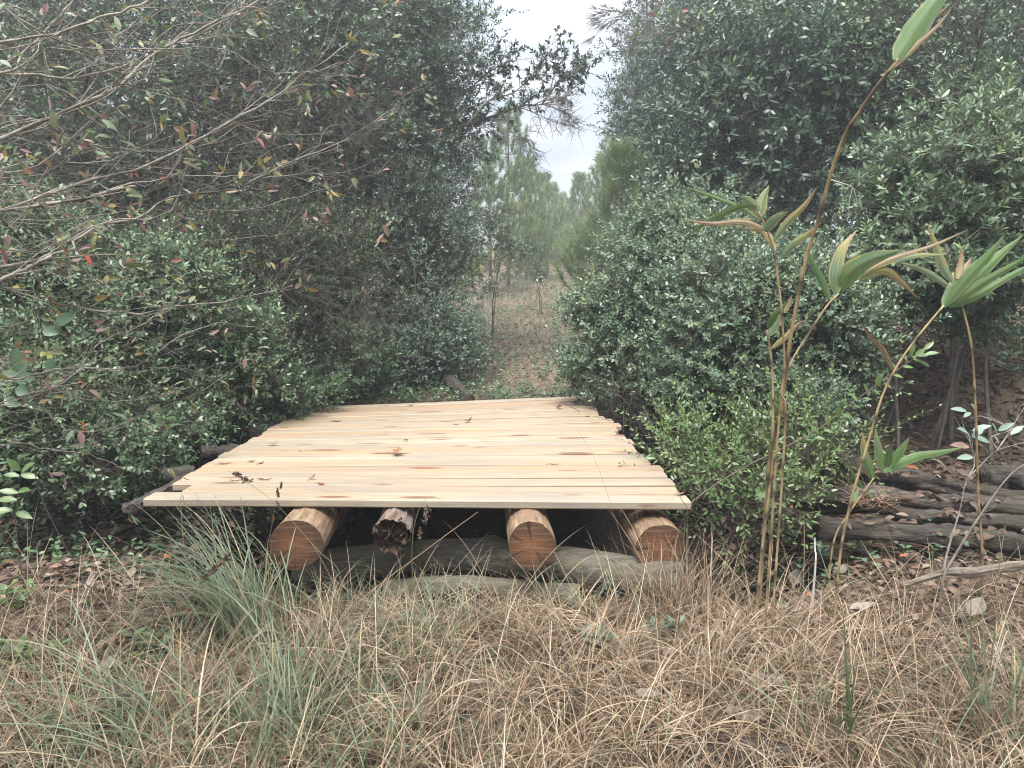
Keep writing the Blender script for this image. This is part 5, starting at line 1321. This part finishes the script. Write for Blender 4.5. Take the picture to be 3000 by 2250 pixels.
# ------------------------------------------------------------------ single fallen leaves
def fallen(label, p, L, W, ang, tint, tilt=.02, curl=.12, cat='leaf', lobed=False, seed=0, group=None):
    rg = np.random.default_rng(int(abs(p[0] * 977 + p[1] * 331) * 10) + seed)
    g = Geo()
    n = 9
    D = np.array([math.cos(ang), math.sin(ang), tilt]); D = D / np.linalg.norm(D)
    Sd = nrm(np.cross(D, [0, 0, 1.])); U = np.cross(Sd, D)
    if lobed:                          # five-pointed maple leaf, cupped
        ang2 = np.linspace(0, 2 * math.pi, 21)[:-1]
        rad = np.array([.15, .55, .5, .42, .95, .55, .5, .9, .62, .55, 1.1, .55, .62, .9, .5, .55, .95, .42, .5, .55])
        V = [p + U * .02] + [p + (D * -math.cos(a) * r + Sd * math.sin(a) * r) * L / 2 + U * (.25 * L * (r - .3) * (1 + .6 * math.sin(3 * a + seed)) + .02) for a, r in zip(ang2, rad)]
        g.add(V, [[[0, 1 + i, 1 + (i + 1) % 20] for i in range(20)]], tint)
        tubes(g, np.array([p, p - D * L * .35 + U * .03, p - D * L * .6 + U * .05]), np.array([.0014, .0012, .001]), 4, t=tint)
    else:
        V = []
        ws = np.interp(np.linspace(0, 1, n), [0, .1, .4, .7, 1], [.05, .5, 1, .75, .02])
        for i in range(n):
            f = i / (n - 1)
            c = p + D * L * f + U * (curl * L * (f - .5) ** 2 * 1.6 + .003 * math.sin(9 * f + seed))
            for s in (-1, -.5, 0, .5, 1): V.append(c + Sd * W / 2 * ws[i] * s + U * W * ws[i] * (.14 * abs(s) ** 1.5 + .05 * rg.standard_normal() * abs(s)))
        q = [[a * 5 + b, a * 5 + b + 1, (a + 1) * 5 + b + 1, (a + 1) * 5 + b] for a in range(n - 1) for b in range(4)]
        g.add(np.array(V), [q], tint)
        tubes(g, np.array([p, p - D * L * .1, p - D * L * .2 + U * .004]), np.array([.0011, .001, .0008]), 4, t=tint)
    tag(g.build('fallen_leaf', M_DEADLEAF, loc=p), label, cat, group)
fallen('curled orange-brown lobed leaf standing up in the middle of the deck', deck_at(1165, 1335), .10, .06, .4, .36, .25, .9, lobed=True, seed=1)
fallen('dark crumpled leaf far up the deck, with its stalk raised', deck_at(1360, 1240), .07, .04, .3, .05, .3, .9)
fallen('flat dark leaf touching the crumpled one far up the deck', deck_at(1345, 1246), .05, .02, 3.0, .08)
fallen('small dark star-shaped leaf under the overhanging shrub on the deck', deck_at(1640, 1200), .08, .05, .8, .05, .3, .8, lobed=True, seed=3)
fallen('small black round leaf near the stepped board ends', deck_at(1715, 1222), .035, .025, .2, .0)
fallen('tiny black leaf at the middle of the deck above the orange one', deck_at(1183, 1291), .045, .02, -.6, .02, .2)
fallen('narrow black sliver leaf lying on the front boards', deck_at(1605, 1363), .07, .018, -.2, .02)
fallen('little red leaf near the front of the deck', deck_at(928, 1418), .045, .017, -.3, 1.0)
fallen('thin twisted leaf with its tip raised beside the little red one', deck_at(905, 1408), .05, .016, .9, .1, .4)
fallen('long narrow dark leaf above the seed head on the front boards', deck_at(750, 1408), .085, .022, .0, .06)
fallen('slim brown leaf beside the seed stalk on the front boards', deck_at(665, 1412), .08, .016, .15, .15)
fallen('black rounded leaf behind the seed stalk on the front boards', deck_at(722, 1415), .04, .028, .6, .02, .2)
fallen('dark oval leaf in the near corner of the deck', deck_at(755, 1362), .045, .02, 1.0, .08)
fallen('greenish curled leaf beside the dark oval one', deck_at(725, 1356), .05, .02, .1, .1, .2)
fallen('narrow brown leaf at the ragged board ends by the old plank', deck_at(635, 1362), .085, .02, .15, .12)
fallen('reddish leaf with a curled tip on the middle boards', deck_at(815, 1325), .07, .016, .2, .3)
fallen('thin brown leaf just beyond the reddish curled one', deck_at(872, 1325), .07, .016, .15, .12)
fallen('dark flat leaf near the far corner of the deck', deck_at(966, 1237), .09, .035, .1, .1)
fallen('rounded blackish leaf by the far stepped corner', deck_at(885, 1221), .05, .04, .4, .03, .2)
fallen('small russet leaf at the edge of the far boards', deck_at(822, 1255), .06, .03, -.1, .3)
fallen('tiny brown leaf on the back boards near the middle', deck_at(1196, 1190), .05, .03, .3, .1)
fallen('bleached curled leaf on the boards by the rotting log', deck_at(785, 1305), .07, .03, .1, .5, .2)
fallen('tan leaf resting on the front corner of the deck by the dark twig', deck_at(1978, 1450), .05, .025, .2, .3)
def gfallen(label, dx, dy, L, W, ang, t, dz=.06, **kw):
    p = ground_at(dx, dy) + np.array([0, -.01, dz])
    fallen(label, p, L, W, ang, t, **kw)
gfallen('big red-orange maple leaf propped in the grass under the deck corner', 1465, 1290, .15, .12, 1.2, .93, .09, tilt=.8, lobed=True, seed=6)
gfallen('dark brown glossy curled leaf in the straw near the bottom middle', 1090, 1545, .08, .05, .5, .05, .06, tilt=.3, curl=1.0)
gfallen('grey twisted leaf sliver in the straw beside the dark curled one', 1010, 1510, .09, .03, -.6, .7, .07, tilt=.3)
gfallen('long grey leaf standing on edge below the grey-green herb', 1045, 1300, .12, .05, -1.0, .75, .06, tilt=.3)
gfallen('pale upright leaf in the grass beside the herb', 965, 1275, .09, .04, 1.2, .72, .05, tilt=.7)
gfallen('white narrow leaf standing in the grass left of the tussock', 192, 1300, .08, .03, 1.4, .85, .06, tilt=1.2)
gfallen('broad pale grey leaf upright in the litter before the logs', 1710, 1285, .11, .08, .9, .8, .06, tilt=.8)
gfallen('rounded pale leaf close beside the broad upright one', 1800, 1265, .09, .07, .4, .75, .06, tilt=.5)
gfallen('crumpled whitish leaf in the litter below the pair of pale leaves', 1830, 1345, .11, .06, .1, .85, .06, tilt=.2)
gfallen('wide grey dead leaf lying above the crumbling log', 1610, 1510, .14, .09, .1, .75, .05, tilt=.1)
gfallen('folded brown-grey leaf just beneath the wide grey one', 1560, 1560, .13, .07, -.5, .62, .04, tilt=.1)
gfallen('tan curled leaf partly hidden by straw at the frame edge', 2090, 1360, .12, .08, .7, .6, .06, tilt=.4)
gfallen('bright orange leaf on the soil before the lowest log', 1940, 1222, .05, .03, .2, .94, .05, tilt=.2)
gfallen('brown leaf on the soil between the canes and the lowest log', 1830, 1155, .07, .04, .2, .36, .08, tilt=.2)
gfallen('purplish grey leaf lying in litter by the plank', 55, 1160, .11, .06, -.4, .62, .05, tilt=.2)
gfallen('pale lavender leaf on the litter edge of the grass', 100, 1180, .09, .05, -.6, .7, .05, tilt=.1)
gfallen('grey leaf cluster piece deep in the grass below the tussock', 215, 1480, .09, .05, 1.0, .6, .05, tilt=.4)
gfallen('white papery leaf scrap among the pale herb', 1430, 1445, .05, .04, .3, .85, .06, tilt=.4)
gfallen('tan scrap of leaf in the straw toward the bottom middle', 1370, 1530, .10, .06, -.7, .6, .06, tilt=.3)
gfallen('russet leaf half buried in straw by the tussock', 400, 1480, .10, .07, .6, .36, .05, tilt=.5)

# ------------------------------------------------------------------ the damp air
def haze():
    m = bpy.data.materials.new('air')
    m.use_nodes = True
    t = m.node_tree
    t.nodes.clear()
    v = N(t, 'ShaderNodeVolumePrincipled')
    v.inputs['Color'].default_value = (.93, .96, 1, 1)
    v.inputs['Density'].default_value = HAZE
    v.inputs['Anisotropy'].default_value = .3
    o = N(t, 'ShaderNodeOutputMaterial')
    t.links.new(v.outputs[0], o.inputs['Volume'])
    g = Geo()
    x0, x1, y0, y1, z0, z1 = -650, 650, -80, 950, -2.2, 16
    V = [(x, y, z) for z in (z0, z1) for y in (y0, y1) for x in (x0, x1)]
    g.add(V, [[[0, 2, 3, 1], [4, 5, 7, 6], [0, 1, 5, 4], [2, 6, 7, 3], [0, 4, 6, 2], [1, 3, 7, 5]]])
    tag(g.build('haze', m, smooth=False), 'pale damp air thinning the distant pines', 'haze', kind='stuff')
HAZE = .0055
if HAZE: haze()
